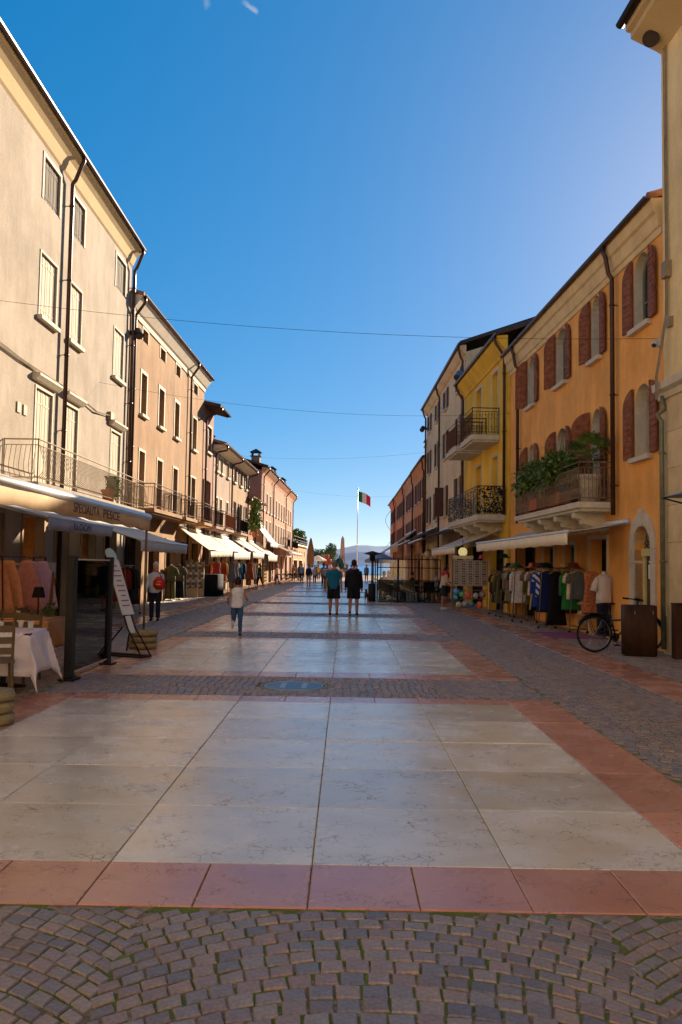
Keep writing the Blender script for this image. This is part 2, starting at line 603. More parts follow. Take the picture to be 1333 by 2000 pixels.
for i, (c, q) in enumerate(allq):
    z, tl = U(-.002, .003), (U(-.06, .06), U(-.06, .06))
    if i < 296:
        mb = MB()
        mb.rings(sett_rings((0, 0), [(p[0] - c[0], p[1] - c[1]) for p in q], z, tl))
        mb.build('sett', SETT_O, pav).location = (c[0], c[1], 0)
    else:
        n0 = len(stuff.v)
        stuff.rings(sett_rings(c, q, z, tl), True)
        tint += [random.random()] * (len(stuff.v) - n0)
me = bpy.data.meshes.new('setts')
me.from_pydata(stuff.v, [], stuff.f)
me.attributes.new('tint', 'FLOAT', 'POINT').data.foreach_set('value', tint)
me.materials.append(SETT_A)
tag(put('setts', me, pav), kind='stuff')
far_sheet(2.53, 4.08, 37, 118); far_sheet(4.84, 8, 37, 118); far_sheet(-5.29, -3.77, 37, 118); far_sheet(-9, -6.03, 40, 118)
for k in range(4, 13):
    far_sheet(PX0, PX1, panel_ends[k] + .005, PANEL_Y[k + 1] - .005)
far_sheet(-14, 14, 118, 150)

# mosaic roundel with a light bridge of two towers in the first cobbled band
ro = empty('mosaic_roundel', (ROUND_C[0], ROUND_C[1], 0), 0, 'round blue mosaic with a pale double tower set in the cobbles', 'roundel')
mb = MB(); mb.lathe([(.36, -.03), (.36, .001), (.355, .003)], n=40); mb.build('disc', mat('blue mosaic', lin(52, 84, 112), .4, .25, 60, .3, 90), ro)
pale = mat('pale mosaic', lin(140, 150, 158), .4, .15, 60, .3, 90)
for r0, r1 in ((.366, .395), (.425, .44)):
    mb = MB(); mb.rings([[(r * cos(2 * pi * k / 48), r * sin(2 * pi * k / 48), z) for k in range(48)] for r, z in ((r0, -.03), (r0, .003), (r1, .003), (r1, -.03))], False); mb.build('ring', pale, ro)
mb = MB()
for x in (-.14, .14):
    mb.box(x - .035, x + .035, -.24, .24, 0, .0055)
mb.build('towers', pale, ro)
# ------------------------------------------------------------------ water and far shore
wm, N, L, b = nodemat('lake water')
b.inputs['Base Color'].default_value = lin(30, 110, 165) + (1,)
b.inputs['Roughness'].default_value = .25
tc = N.new('ShaderNodeTexCoord'); n = N.new('ShaderNodeTexNoise'); n.inputs['Scale'].default_value = .6; n.inputs['Detail'].default_value = 5
L.new(tc.outputs['Object'], n.inputs['Vector'])
bp = N.new('ShaderNodeBump'); bp.inputs['Strength'].default_value = 1; bp.inputs['Distance'].default_value = .6
L.new(n.outputs[0], bp.inputs['Height']); L.new(bp.outputs[0], b.inputs['Normal'])
w = MB(); w.face((-9000, 150, -.6), (9000, 150, -.6), (9000, 9500, -.6), (-9000, 9500, -.6))
tag(w.build('lake', wm), 'blue lake beyond the end of the street', kind='structure')
q = MB(); q.box(-300, 300, 149.6, 150.2, -3, .12)
tag(q.build('quay_kerb', mat('quay stone', lin(170, 160, 145), .8)), 'stone kerb along the lake', kind='structure')
hm = mat('haze tinted wooded shore', lin(66, 104, 146), .9, .2, .004, col2=lin(84, 122, 160))  # blue of distant haze put into the base colour of the hills
h = MB()
hx = [(-6500 + 100 * i) for i in range(131)]
hz = [30 + 95 * (.5 + .5 * sin(x * .0011 + 1)) * (.6 + .4 * sin(x * .0031)) + 45 * sin(x * .0007 + 2.2) + 14 * sin(x * .013) + U(-3, 3) for x in hx]
for j in range(130):
    for (ya, fa), (yb, fb) in (((6000, 0), (6500, .55)), ((6500, .55), (7200, .85)), ((7200, .85), (8200, 1))):
        z = lambda k, f: -2 + max(20, hz[k] + 62) * f
        h.face((hx[j], ya, z(j, fa)), (hx[j + 1], ya, z(j + 1, fa)), (hx[j + 1], yb, z(j + 1, fb)), (hx[j], yb, z(j, fb)))
tag(h.build('hills', hm, smooth=True), 'hills tinted haze blue on the far shore of the lake', kind='structure')

# ------------------------------------------------------------------ buildings
WOOD_BR = mat('brown shutter paint', lin(92, 58, 44), .6, .22, 9, .2, 60)
WOOD_RED = mat('ox red shutter paint', lin(128, 72, 46), .7, .25, 7, .2, 60, col2=lin(156, 96, 66))
WOOD_WH = mat('white shutter paint', lin(184, 172, 150), .8, .06, 5, .1, 60)
WOOD_GR = mat('grey shutter paint', lin(92, 80, 64), .8, .1, 6, .15, 60)
WOOD_GN = mat('grey green frame paint', lin(122, 128, 108), .55, .1, 6)
STONE = mat('pale window stone', lin(206, 194, 172), .8, .12, 5, .2, 50)
METAL_BR = mat('brown gutter metal', lin(70, 48, 40), .4, .15, 4, metal=.5)
METAL_DK = mat('dark iron', lin(48, 38, 34), .5, .2, 12, metal=.6)
METAL_GN = mat('grey green metal', lin(120, 122, 100), .5, .2, 6, metal=.3)
IRON_BEIGE = mat('beige painted iron', lin(176, 156, 126), .55, .12, 10)
TILE = mat('roof tile', lin(148, 92, 66), .85, .35, 4, .4, 30, col2=lin(180, 128, 96))
TILE_DK = mat('dark roof tile', lin(84, 66, 58), .85, .3, 4, .4, 30)
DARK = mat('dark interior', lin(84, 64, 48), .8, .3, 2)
GLASS = mat('window glass', lin(36, 40, 42), .06, .1, 2, spec=.9)
CURTAIN = mat('pale blind', lin(170, 160, 144), .8, .06, 3)
PLAST = {}
def plaster(name, col, var=.1, col2=None, bump=.25):
    """lime plaster: cloudy ground, rain streaks, fine speckle, grime towards the pavement splash line"""
    m = mat('plaster ' + name, col, .9, var, 1.1, bump, 26, col2=col2, stretch=(1, 1, .45), detail=9)
    N, L = m.node_tree.nodes, m.node_tree.links
    b = N['Principled BSDF']
    src = b.inputs['Base Color'].links[0].from_socket
    tc = N.new('ShaderNodeTexCoord')
    for sc_, lo, stretch, det in ((1.2, .9, (1.6, 1.6, .3), 8), (.5, .82, (1, 1, 1), 10), (38, .9, (1, 1, 1), 2)):
        mp = N.new('ShaderNodeMapping'); mp.inputs['Scale'].default_value = stretch
        n = N.new('ShaderNodeTexNoise'); n.inputs['Scale'].default_value = sc_; n.inputs['Detail'].default_value = det; n.inputs['Roughness'].default_value = .7
        mr = N.new('ShaderNodeMapRange'); mr.inputs['From Min'].default_value = .36; mr.inputs['From Max'].default_value = .58; mr.inputs['To Min'].default_value = lo; mr.inputs['To Max'].default_value = 1.04
        h = N.new('ShaderNodeHueSaturation')
        L.new(tc.outputs['Object'], mp.inputs[0]); L.new(mp.outputs[0], n.inputs['Vector']); L.new(n.outputs[0], mr.inputs['Value']); L.new(mr.outputs[0], h.inputs['Value']); L.new(src, h.inputs['Color'])
        src = h.outputs[0]
    L.new(src, b.inputs['Base Color'])
    return m

def arch_pts(u0, u1, zs, rise, n=10):
    """points from (u0,zs) over the arch to (u1,zs)"""
    c, a = (u0 + u1) / 2, (u1 - u0) / 2
    return [(c - a * cos(pi * k / n), zs + rise * sin(pi * k / n)) for k in range(n + 1)]

class House:
    def __init__(self, name, X0, Y0, b, side, length, label, wallmat, roofmat=TILE, depth=10, cat='building', group=None):
        """side +1: right of the street (faces -X); -1: left (faces +X); b = dX/dY of the frontage"""
        self.s, self.L, self.wm, self.rm, self.D = side, length, wallmat, roofmat, depth
        self.root = empty(name, (X0, Y0, 0), atan2(1, b), label, cat, group)
        self.wb = MB(side)
        self.open = []
        self.Y0, self.X0, self.b = Y0, X0, b
    def mb(self):
        return MB(self.s)
    def u(self, Y):
        return (Y - self.Y0) * sqrt(1 + self.b * self.b)
    def wall(self, z0, z1, d=.22, m=None, name='wall', ends=True, roofz=None):
        """front wall with reveals at each opening (u0,u1,z0,z1,rise); plus end and back walls"""
        mb = MB(self.s)
        ops = [o for o in self.open if o[3] > z0 and o[2] < z1]
        us = sorted({0, self.L} | {v for o in ops for v in o[:2]})
        zs = sorted({z0, z1} | {v for o in ops for v in (o[2], o[3] + o[4]) if z0 < v < z1})
        for a, c in zip(us, us[1:]):
            for e_, f_ in zip(zs, zs[1:]):
                um, zm = (a + c) / 2, (e_ + f_) / 2
                if any(o[0] < um < o[1] and o[2] < zm < o[3] + o[4] for o in ops):
                    continue
                mb.face((a, 0, e_), (c, 0, e_), (c, 0, f_), (a, 0, f_))
        for a, c, e_, f_, rise in ops:
            lo = max(e_, z0)
            mb.face((a, 0, lo), (a, -d, lo), (a, -d, f_), (a, 0, f_))
            mb.face((c, 0, lo), (c, -d, lo), (c, -d, f_), (c, 0, f_))
            if lo > z0:
                mb.face((a, 0, lo), (c, 0, lo), (c, -d, lo), (a, -d, lo))
            if rise:
                p = arch_pts(a, c, f_, rise)
                for k in range(len(p) - 1):
                    (ua, za), (ub, zb) = p[k], p[k + 1]
                    mb.face((ua, 0, za), (ub, 0, zb), (ub, -d, zb), (ua, -d, za))
                    mb.face((ua, 0, za), (ub, 0, zb), (ub, 0, f_ + rise), (ua, 0, f_ + rise))
            else:
                mb.face((a, 0, f_), (c, 0, f_), (c, -d, f_), (a, -d, f_))
        if ends:
            D = self.D
            for x in (0, self.L):
                if roofz:
                    mb.f.append([mb.P(*p) for p in ((x, 0, z0), (x, -D, z0), (x, -D, z1), (x, -D / 2, roofz), (x, 0, z1))])
                else:
                    mb.face((x, 0, z0), (x, -D, z0), (x, -D, z1), (x, 0, z1))
            mb.face((0, -D, z0), (self.L, -D, z0), (self.L, -D, z1), (0, -D, z1))
        return mb.build(name, m or self.wm, self.root)
    def roof(self, ze, ov, zr, endov=.25, m=None, thick=.1, back=None):
        """tiled pitch: corrugated sheet from the eave over the ridge, with thickness"""
        mb = MB(self.s)
        D = self.D
        n = int((self.L + 2 * endov) / .11)
        prof = [(ov, ze), (-D / 2, zr), (-D - .3, ze)]
        tops, bots = [], []
        for j, (nn, z) in enumerate(prof):
            tops.append([mb.P(-endov + (self.L + 2 * endov) * i / n, nn, z + .05 + (.035 if i % 2 else -.035)) for i in range(n + 1)])
            bots.append([mb.P(-endov + (self.L + 2 * endov) * i / n, nn, z - thick) for i in range(n + 1)])
        for A, B in zip(tops, tops[1:]):
            for i in range(n):
                mb.f.append([A[i], A[i + 1], B[i + 1], B[i]])
        for A, B in zip(bots, bots[1:]):
            mb.f.append([A[0], A[n], B[n], B[0]])
        for e_ in (0, n):
            for j in range(2):
                mb.f.append([tops[j][e_], tops[j + 1][e_], bots[j + 1][e_], bots[j][e_]])
        for i in range(n):
            mb.f.append([tops[0][i], tops[0][i + 1], bots[0][i + 1], bots[0][i]])
        self.rf = mb.build('roof', m or self.rm, self.root)
        self.slope = (zr - ze) / (D / 2 + ov)
        self.ze, self.ov = ze, ov
        return self.rf
    def cornice(self, prof, m, u0=None, u1=None, name='cornice'):
        mb = MB(self.s)
        mb.extrude(prof, 0 if u0 is None else u0, self.L if u1 is None else u1)
        return mb.build(name, m, self.root)
    def gutter(self, z, n, m=METAL_BR, u0=None, u1=None, r=.075):
        mb = MB(self.s)
        prof = [(n + r * cos(t), z + r * sin(t)) for t in [pi + pi * k / 6 for k in range(7)]] + [(n + r * .8 * cos(t), z + .004 + r * .8 * sin(t)) for t in [2 * pi - pi * k / 6 for k in range(7)]]
        mb.extrude(prof, -.25 if u0 is None else u0, (self.L + .25) if u1 is None else u1)
        return mb.build('gutter', m, self.root)
    def pipe(self, u, z0, ztop, n_eave, zwall, m=METAL_BR, r=.055, off=.13):
        mb = MB(self.s)
        mb.tube([(u, n_eave, ztop), (u, n_eave, ztop - .14), (u, n_eave - .05, ztop - .24), (u, off + .08, zwall + .12), (u, off, zwall), (u, off, zwall - .2), (u, off, z0)], r, 8)
        z = zwall - .6
        while z > z0:
            mb.tube([(u, off, z), (u, off, z - .05)], r * 1.25, 8)
            mb.box(u - .012, u + .012, .0, off, z - .035, z - .015)
            z -= 2.1
        return mb.build('downpipe', m, self.root, True)
    def window(self, u0, u1, z0, z1, rise=0, d=.22, frame=WOOD_WH, pane=GLASS, shut=None, sm=WOOD_BR, sill=True, surround=0, name='window', ang=(0, 0), sw=None, bars=0, head=False):
        """adds the opening and builds frame > pane, sill, shutters"""
        self.open.append((u0, u1, z0, z1, rise))
        w, fr = u1 - u0, .06
        mb = self.mb()
        t0, t1 = -d + .0, -d + .06
        mb.box(u0, u0 + fr, t0, t1, z0, z1); mb.box(u1 - fr, u1, t0, t1, z0, z1)
        mb.box(u0 + fr, u1 - fr, t0, t1, z0, z0 + fr)
        mb.box((u0 + u1) / 2 - .035, (u0 + u1) / 2 + .035, t0, t1 + .01, z0 + fr, z1 - (0 if rise else fr))
        if rise:
            p, q_ = arch_pts(u0, u1, z1, rise), arch_pts(u0 + fr, u1 - fr, z1, rise - fr)
            for k in range(len(p) - 1):
                mb.rings([[(p[k][0], y, p[k][1]) for y in (t0, t1)] + [(q_[k][0], y, q_[k][1]) for y in (t1, t0)], [(p[k + 1][0], y, p[k + 1][1]) for y in (t0, t1)] + [(q_[k + 1][0], y, q_[k + 1][1]) for y in (t1, t0)]])
        else:
            mb.box(u0 + fr, u1 - fr, t0, t1, z1 - fr, z1)
        for k in range(bars):
            zz = z0 + (z1 - z0) * (k + 1) / (bars + 1)
            mb.box(u0 + fr, u1 - fr, t0 + .01, t1 - .005, zz - .015, zz + .015)
        f = mb.build(name, frame, self.root)
        mb = self.mb()
        if rise:
            pts = arch_pts(u0, u1, z1, rise)
            mb.f.append([mb.P(a, -d + .02, z) for a, z in [(u0, z0)] + pts + [(u1, z0)]])
        else:
            mb.face((u0, -d + .02, z0), (u1, -d + .02, z0), (u1, -d + .02, z1), (u0, -d + .02, z1))
        mb.build('pane', pane, f)
        if rise:
            pts = [(u0, z0)] + arch_pts(u0, u1, z1, rise) + [(u1, z0)]
            cu, g_ = (u0 + u1) / 2, .006
            mb = self.mb()
            for (ua, za), (ub, zb) in zip(pts, pts[1:]):
                k_ = lambda q: q + (g_ if q < cu else -g_)
                mb.face((k_(ua), .002, za - g_), (k_(ub), .002, zb - g_), (k_(ub), -d + .06, zb - g_), (k_(ua), -d + .06, za - g_))
            mb.build('reveal', STONE, f)
        if sill:
            mb = self.mb(); mb.box(u0 - .1, u1 + .1, -.1, .13, z0 - .11, z0 - .002)
            mb.build('sill', STONE, f, bevel=.008)
        if surround:
            mb = self.mb(); s_ = surround
            mb.box(u0 - s_, u0 - .002, -.02, .022, z0 - .002, z1); mb.box(u1 + .002, u1 + s_, -.02, .022, z0 - .002, z1)
            mb.box(u0 - s_, u1 + s_, -.02, .024, z1 + .002, z1 + s_)
            mb.build('surround', STONE, f)
        if head:
            mb = self.mb(); mb.extrude([(0, z1 + .15), (.1, z1 + .16), (.2, z1 + .26), (.2, z1 + .32), (0, z1 + .34)], u0 - .25, u1 + .25)
            mb.build('lintel', STONE, f)
        if shut == 'closed':
            for a, c in ((u0 + .02, (u0 + u1) / 2 - .006), ((u0 + u1) / 2 + .006, u1 - .02)):
                mb = self.mb(); n = 5
                for k in range(n):
                    x0 = a + (c - a) * k / n
                    mb.box(x0 + .006, x0 + (c - a) / n - .006, -.075, -.04 - .008 * (k % 2), z0 + .03, z1 - .02)
                mb.box(a, c, -.085, -.07, z0 + .02, z1 - .01)
                for zz in (z0 + (z1 - z0) * .14, z0 + (z1 - z0) * .86):
                    mb.box(a + .02, c - .02, -.05, -.036, zz - .02, zz + .02)
                mb.build('shutter', sm, f)
        if shut == 'open':
            lw = sw or w / 2
            for sgn, hx_, ag in ((-1, u0 - .01, ang[0]), (1, u1 + .01, ang[1])):
                mb = self.mb()
                M_ = lambda t, y, z: (hx_ + sgn * (t * cos(ag) - (y) * sin(ag)), .045 + y * cos(ag) + t * sin(ag), z)
                H = z1 + rise - z0
                zt = lambda t: (z1 + rise * sqrt(max(0, 1 - ((t) / lw) ** 2)) if rise else z1) - .02
                nsl = max(6, int(H / .12))
                def slab(t0_, t1_, za, zb, y0_, y1_):
                    ring = lambda y: [M_(t0_, y, za), M_(t1_, y, za), M_(t1_, y, min(zb, zt(t1_))), M_(t0_, y, min(zb, zt(t0_)))]
                    mb.rings([ring(y0_), ring(y1_)])
                pl_ = [(0, z0), (lw, z0)] + [(lw * cos(pi / 2 * k / 10), z1 + (rise * sin(pi / 2 * k / 10) if rise else 0) - .02) for k in range(11)]
                mb.rings([[M_(t_, y_, z_) for t_, z_ in pl_] for y_ in (-.02, .004)])
                for k in range(nsl):     # proud horizontal boards with open joints
                    za, zb = z0 + H * k / nsl, z0 + H * (k + 1) / nsl - .012
                    t1_ = lw - .02
                    if rise and zb > z1:
                        q_ = (zb - z1) / rise
                        t1_ = min(t1_, lw * sqrt(max(0.02, 1 - q_ * q_)) - .02)
                    if t1_ > .08:
                        slab(.035, t1_, za + .012, zb, .004, .016)
                mb.build('shutter', sm, f)
        return f
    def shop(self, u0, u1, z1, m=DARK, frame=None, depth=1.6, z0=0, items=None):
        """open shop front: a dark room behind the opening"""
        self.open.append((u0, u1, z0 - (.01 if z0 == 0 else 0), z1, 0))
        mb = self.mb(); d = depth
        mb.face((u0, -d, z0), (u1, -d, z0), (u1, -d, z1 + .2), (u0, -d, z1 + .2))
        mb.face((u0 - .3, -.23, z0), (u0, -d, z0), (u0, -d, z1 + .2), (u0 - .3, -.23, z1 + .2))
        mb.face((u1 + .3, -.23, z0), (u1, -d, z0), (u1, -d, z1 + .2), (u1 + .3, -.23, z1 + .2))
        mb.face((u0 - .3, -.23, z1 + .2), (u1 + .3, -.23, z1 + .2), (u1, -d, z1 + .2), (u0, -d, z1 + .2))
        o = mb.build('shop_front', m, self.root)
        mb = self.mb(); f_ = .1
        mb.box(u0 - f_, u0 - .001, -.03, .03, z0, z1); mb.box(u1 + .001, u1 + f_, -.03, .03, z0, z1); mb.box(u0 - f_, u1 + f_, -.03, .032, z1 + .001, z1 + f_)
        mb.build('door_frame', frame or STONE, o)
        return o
    def chimney(self, u, n, ztop, w=.5, m=None, cap=TILE_DK):
        zr = self.ze + (self.ov - n) * self.slope - .2
        mb = self.mb(); mb.box(u - w / 2, u + w / 2, n - w / 2, n + w / 2, zr, ztop - .5)
        c = mb.build('chimney', m or self.wm, self.rf)
        mb = self.mb()
        for a in (-1, 1):
            for b_ in (-1, 1):
                mb.box(u + a * w * .42 - .06, u + a * w * .42 + .06, n + b_ * w * .42 - .06, n + b_ * w * .42 + .06, ztop - .5, ztop - .2)
        mb.box(u - w * .65, u + w * .65, n - w * .65, n + w * .65, ztop - .55, ztop - .5)
        mb.rings([[(u - w * .7, n - w * .7, ztop - .2), (u + w * .7, n - w * .7, ztop - .2), (u + w * .7, n + w * .7, ztop - .2), (u - w * .7, n + w * .7, ztop - .2)], [(u - .05, n - .05, ztop + .12), (u + .05, n - .05, ztop + .12), (u + .05, n + .05, ztop + .12), (u - .05, n + .05, ztop + .12)]])
        mb.build('chimney_cap', cap, self.rf)
    def balcony(self, u0, u1, z, proj, h=.95, style='bars', m=METAL_DK, slabm=STONE, th=.14, brackets=2, step=.12):
        mb = self.mb()
        mb.box(u0, u1, .0, proj, z - th, z)
        mb.box(u0 + .08, u1 - .08, .0, proj - .08, z - th - .07, z - th - .001)
        bl = mb.build('balcony', slabm, self.root, bevel=.01)
        if brackets:
            for k in range(brackets):
                mb = self.mb()
                uc = u0 + (u1 - u0) * (k + .5) / brackets if brackets > 2 else (u0 + .5 if k == 0 else u1 - .5)
                zt = z - th - .072
                prof = [(0, zt), (proj - .12, zt), (proj - .14, zt - .12), (proj * .66, zt - .16), (proj * .62, zt - .27), (proj * .4, zt - .3), (proj * .32, zt - .42), (0, zt - .46)]
                mb.extrude(prof, uc - .14, uc + .14)
                mb.build('bracket', slabm, bl)
        i = .04
        path = [((u0 + i, .02), (u0 + i, proj - i)), ((u0 + i, proj - i), (u1 - i, proj - i)), ((u1 - i, proj - i), (u1 - i, .02))]
        rail = self.mb()
        pan = self.mb()
        for (ua, na), (ub, nb) in path:
            ln = hypot(ub - ua, nb - na)
            at = lambda t, zz, o_=0: (ua + (ub - ua) * t, na + (nb - na) * t, zz)
            for zz, r in ((z + h, .018), (z + h - .13, .01), (z + .1, .012)):
                rail.tube([at(0, zz), at(1, zz)], r, 4)
            for t in (0, 1):
                rail.tube([at(t, z), at(t, z + h + .02)], .016, 4)
            n = max(2, int(ln / step))
            for k in range(n):
                t = (k + .5) / n
                if style == 'belly':
                    ox, oy = ((nb - na) / ln, -(ub - ua) / ln)
                    if oy < 0 or abs(ub - ua) < .1: ox, oy = (-1 if ua < (u0 + u1) / 2 and abs(ub - ua) < .1 else (1 if abs(ub - ua) < .1 else 0)), (1 if abs(ub - ua) >= .1 else 0)
                    p = [at(t, z + h - .13)]
                    for q_, bz in ((.05, .7), (.12, .45), (.13, .28), (.0, .1)):
                        x, y, zz = at(t, z + bz * h)
                        p.append((x + ox * q_, y + oy * q_, zz))
                    rail.tube(p, .008, 3)
                else:
                    rail.tube([at(t, z + .1), at(t, z + h - .13)], .008, 4)
                if style == 'scroll' and k % 2 == 0:
                    r = .07
                    for zc, sg in ((z + .26, 1), (z + h - .34, -1)):
                        rail.tube([at(t, zc + r * sin(a) * sg, 0) if 0 else (at(t + r * cos(a) / ln, zc + r * sin(a) * sg)) for a in [pi * 1.6 * j / 8 for j in range(9)]], .007, 3)
            if style == 'leaf':
                nn = int(ln * h * 260)
                for k in range(nn):
                    t, zz = random.random(), z + U(.05, h - .03)
                    x, y, _ = at(t, 0)
                    a, l_, w_ = U(0, pi), U(.05, .09), U(.016, .028)
                    du, dn = (ub - ua) / ln, (nb - na) / ln
                    c_, s__ = cos(a), sin(a)
                    o_ = U(-.012, .012)
                    pt = lambda p_, q_: (x + du * (p_ * c_ - q_ * s__) - dn * o_, y + dn * (p_ * c_ - q_ * s__) + du * o_, zz + p_ * s__ + q_ * c_)
                    pan.face(pt(-l_, 0), pt(0, -w_), pt(l_, 0), pt(0, w_))
            if style == 'plate':
                pan.face(at(0, z + .12), at(1, z + .12), at(1, z + h - .03), at(0, z + h - .03))
        rail.build('railing', m, bl)
        if pan.f:
            pan.build('railing_panel', m, bl)
        return bl

# ---- left row -------------------------------------------------------
PL1 = plaster('warm cream', lin(158, 142, 124), .08, lin(172, 158, 140), .6)
h = House('building', -7.9, 6, 0, -1, 24, 'tall cream building with closed pale shutters and long belly balcony', PL1)
u = h.u
for a, c in ((16.3, 17.4), (21.1, 22.3), (23.35, 24.45), (27.95, 29.15)):
    h.window(u(a), u(c), 10.9, 12.02, shut='closed', sm=WOOD_GR, sill=False, surround=.1, d=.2)
    h.window(u(a), u(c), 7.86, 9.5, shut='closed', sm=WOOD_WH, surround=.06, d=.2)
    h.window(u(a), u(c), 3.45, 6.0, shut='closed', sm=WOOD_WH, sill=False, surround=.06, head=True, d=.2)
cream_shop = mat('shop joinery', lin(150, 118, 78), .5, .15, 5)
for a, c in ((8.2, 10.6), (11.6, 13.6), (14.6, 16.6), (17.6, 19.4), (20.6, 22.0), (22.9, 24.0), (25.2, 26.6), (27.6, 29.0)):
    h.shop(u(a), u(c), 2.7, mat('warm lit shop interior', lin(206, 152, 92), .8, .4, 1.5) if int(a) % 3 else DARK, frame=cream_shop)  # warm tone stands in for sunlight filtering through the awnings onto the walls
h.wall(0, 12.3)
SOFF = mat('yellow soffit', lin(204, 178, 134), .9, .06, 1)
h.cornice([(0, 12.28), (.05, 12.34), (.16, 12.62), (.34, 12.82), (.38, 12.83), (.38, 12.93), (0, 12.93)], SOFF)
h.roof(13.0, .42, 14.6, .0)
h.gutter(12.95, .43, u0=0, u1=24.02)
for Y in (22.9, 29.85):
    h.pipe(u(Y), .1, 12.89, .43, 12.1, r=.06, off=.14)
h.balcony(u(19.2), u(29.5), 3.42, .85, .98, 'belly', IRON_BEIGE, PL1, brackets=0, step=.11)
mb = h.mb()     # cable run and meter boxes on the wall
for k in range(3):
    mb.tube([(u(14), .05 + .03 * k, 6.62 + .05 * k), (u(20), .06, 6.38 + .03 * k), (u(24), .06, 6.42), (u(26), .08, 6.3 - .02 * k), (u(27.6), .08, 6.42), (u(29.4), .05, 6.4)], .013, 4)
mb.box(u(27.5), u(27.9), 0, .12, 6.3, 6.55)
for a in (19.9, 20.3):
    mb.box(u(a), u(a) + .22, 0, .03, 5.15, 5.4)
mb.build('cable_run', mat('grey cable', lin(150, 132, 106), .6), h.root)

PL2 = plaster('apricot', lin(152, 114, 80), .12, lin(168, 134, 98), .5)
h = House('building', -7.9, 30.05, .022, -1, 14.1, 'orange building with small square attic windows and narrow doors', PL2)
u = h.u
for i, (a, c) in enumerate(((31.7, 32.5), (34.5, 35.38), (37.4, 38.3), (41.35, 42.35))):
    h.window(u(a), u(c), 10.08, 10.54, surround=.1, sill=False, pane=DARK, frame=WOOD_GN, d=.3)
    h.window(u(a), u(c), 7.25, 8.83, surround=.13 if i < 3 else .08, frame=WOOD_GN, pane=GLASS if i < 3 else CURTAIN, d=.3)
    h.window(u(a), u(c), 3.65, 5.84, surround=.1, sill=False, frame=WOOD_GN, d=.3)
for a, c in ((30.8, 32.4), (33.4, 35.2), (36.4, 38.2), (39.4, 41.0), (41.8, 43.4)):
    h.shop(u(a), u(c), 2.6, frame=cream_shop)
h.wall(0, 10.62)
WHC = mat('white cornice plaster', lin(222, 208, 184), .9, .06, 2)
h.cornice([(0, 10.62), (.05, 10.63), (.07, 10.8), (.14, 10.86), (.4, 11.22), (.4, 11.3), (0, 11.32)], WHC)
h.roof(11.36, .45, 12.8, .0)
h.gutter(11.33, .47, u0=0, u1=14.15)
h.chimney(u(36.3), -.9, 12.7, .5)
h.pipe(u(30.25), .1, 11.26, .47, 10.6)
h.pipe(u(40.3), .1, 11.26, .47, 10.6)
for a, c in ((31.1, 35.9), (36.7, 39.2), (40.9, 43.0)):
    h.balcony(u(a), u(c), 3.62, .8, .92, 'bars', METAL_BR, PL2, brackets=0, step=.14)

PL3 = plaster('dusty pink', lin(156, 120, 104), .1)
h = House('building', -7.59, 44.2, .022, -1, 2.95, 'narrow pink building under a deep dark eave', PL3, TILE_DK)
u = h.u
h.window(u(45.1), u(46.5), 7.66, 9.05, surround=.12, pane=WOOD_BR, frame=WOOD_RED, bars=2, d=.12, name='window')
h.window(u(44.9), u(46.3), 3.7, 6.1, shut='open', sm=WOOD_RED, sill=False, frame=WOOD_RED, sw=.5)
h.shop(u(44.9), u(46.6), 2.5)
h.wall(0, 10.1)
h.cornice([(0, 10.02), (.82, 9.8), (.82, 9.88), (0, 10.12)], mat('dark eave boards', lin(70, 50, 40), .8, .3, 6), name='eave_boards')
h.roof(9.95, .9, 11.2, .1)
h.gutter(9.9, .92, u0=0, u1=2.95)
h.pipe(u(44.4), .1, 9.85, .92, 9.3)
h.balcony(u(44.5), u(46.8), 3.6, .75, .95, 'bars', METAL_BR, PL3, brackets=0, step=.1)

PL4 = plaster('pale rose', lin(162, 138, 120), .09)
h = House('building', -7.52, 47.2, .022, -1, 6.0, 'pale rose building with paired small windows and red balcony', PL4)
u = h.u
for a, c in ((48.1, 48.95), (49.6, 50.4), (51.9, 52.75)):
    h.window(u(a), u(c), 6.95, 7.84, surround=.1, pane=CURTAIN, d=.15)
    h.window(u(a), u(c), 3.75, 5.4, surround=.1, pane=CURTAIN, d=.15)
for a, c in ((47.7, 49.3), (50.1, 52.4)):
    h.shop(u(a), u(c), 2.5)
h.wall(0, 8.05)
h.cornice([(0, 8.0), (.2, 8.1), (.66, 8.22), (.66, 8.3), (0, 8.34)], WHC)
h.roof(8.35, .75, 9.9, .1); h.gutter(8.32, .76); h.pipe(u(47.5), .1, 8.26, .76, 7.8)
h.chimney(u(52.2), -1.2, 9.75, .55)
h.balcony(u(47.6), u(50.6), 3.6, .75, .95, 'bars', WOOD_RED, PL4, brackets=0, step=.09)

PL5 = plaster('sand', lin(160, 130, 100), .09)
h = House('building', -7.39, 53.2, .022, -1, 8.0, 'sand coloured building with open dark brown shutters', PL5)
u = h.u
for a, c in ((54.6, 55.6), (57.3, 58.3), (60.0, 60.7)):
    h.window(u(a), u(c), 6.95, 8.0, shut='open', sm=WOOD_BR, sw=.45)
    h.window(u(a), u(c), 3.7, 5.7, shut='open', sm=WOOD_BR, sill=False, sw=.45)
for a, c in ((53.8, 56), (57, 60)):
    h.shop(u(a), u(c), 2.5)
h.wall(0, 8.1)
h.cornice([(0, 8.05), (.2, 8.12), (.66, 8.24), (.66, 8.32), (0, 8.36)], WHC)
h.roof(8.38, .75, 9.9, .1); h.gutter(8.35, .76); h.pipe(u(53.4), .1, 8.3, .76, 7.8); h.pipe(u(60.9), .1, 8.3, .76, 7.8)
h.balcony(u(53.4), u(56.6), 3.6, .75, .95, 'bars', METAL_DK, PL5, brackets=0, step=.08)

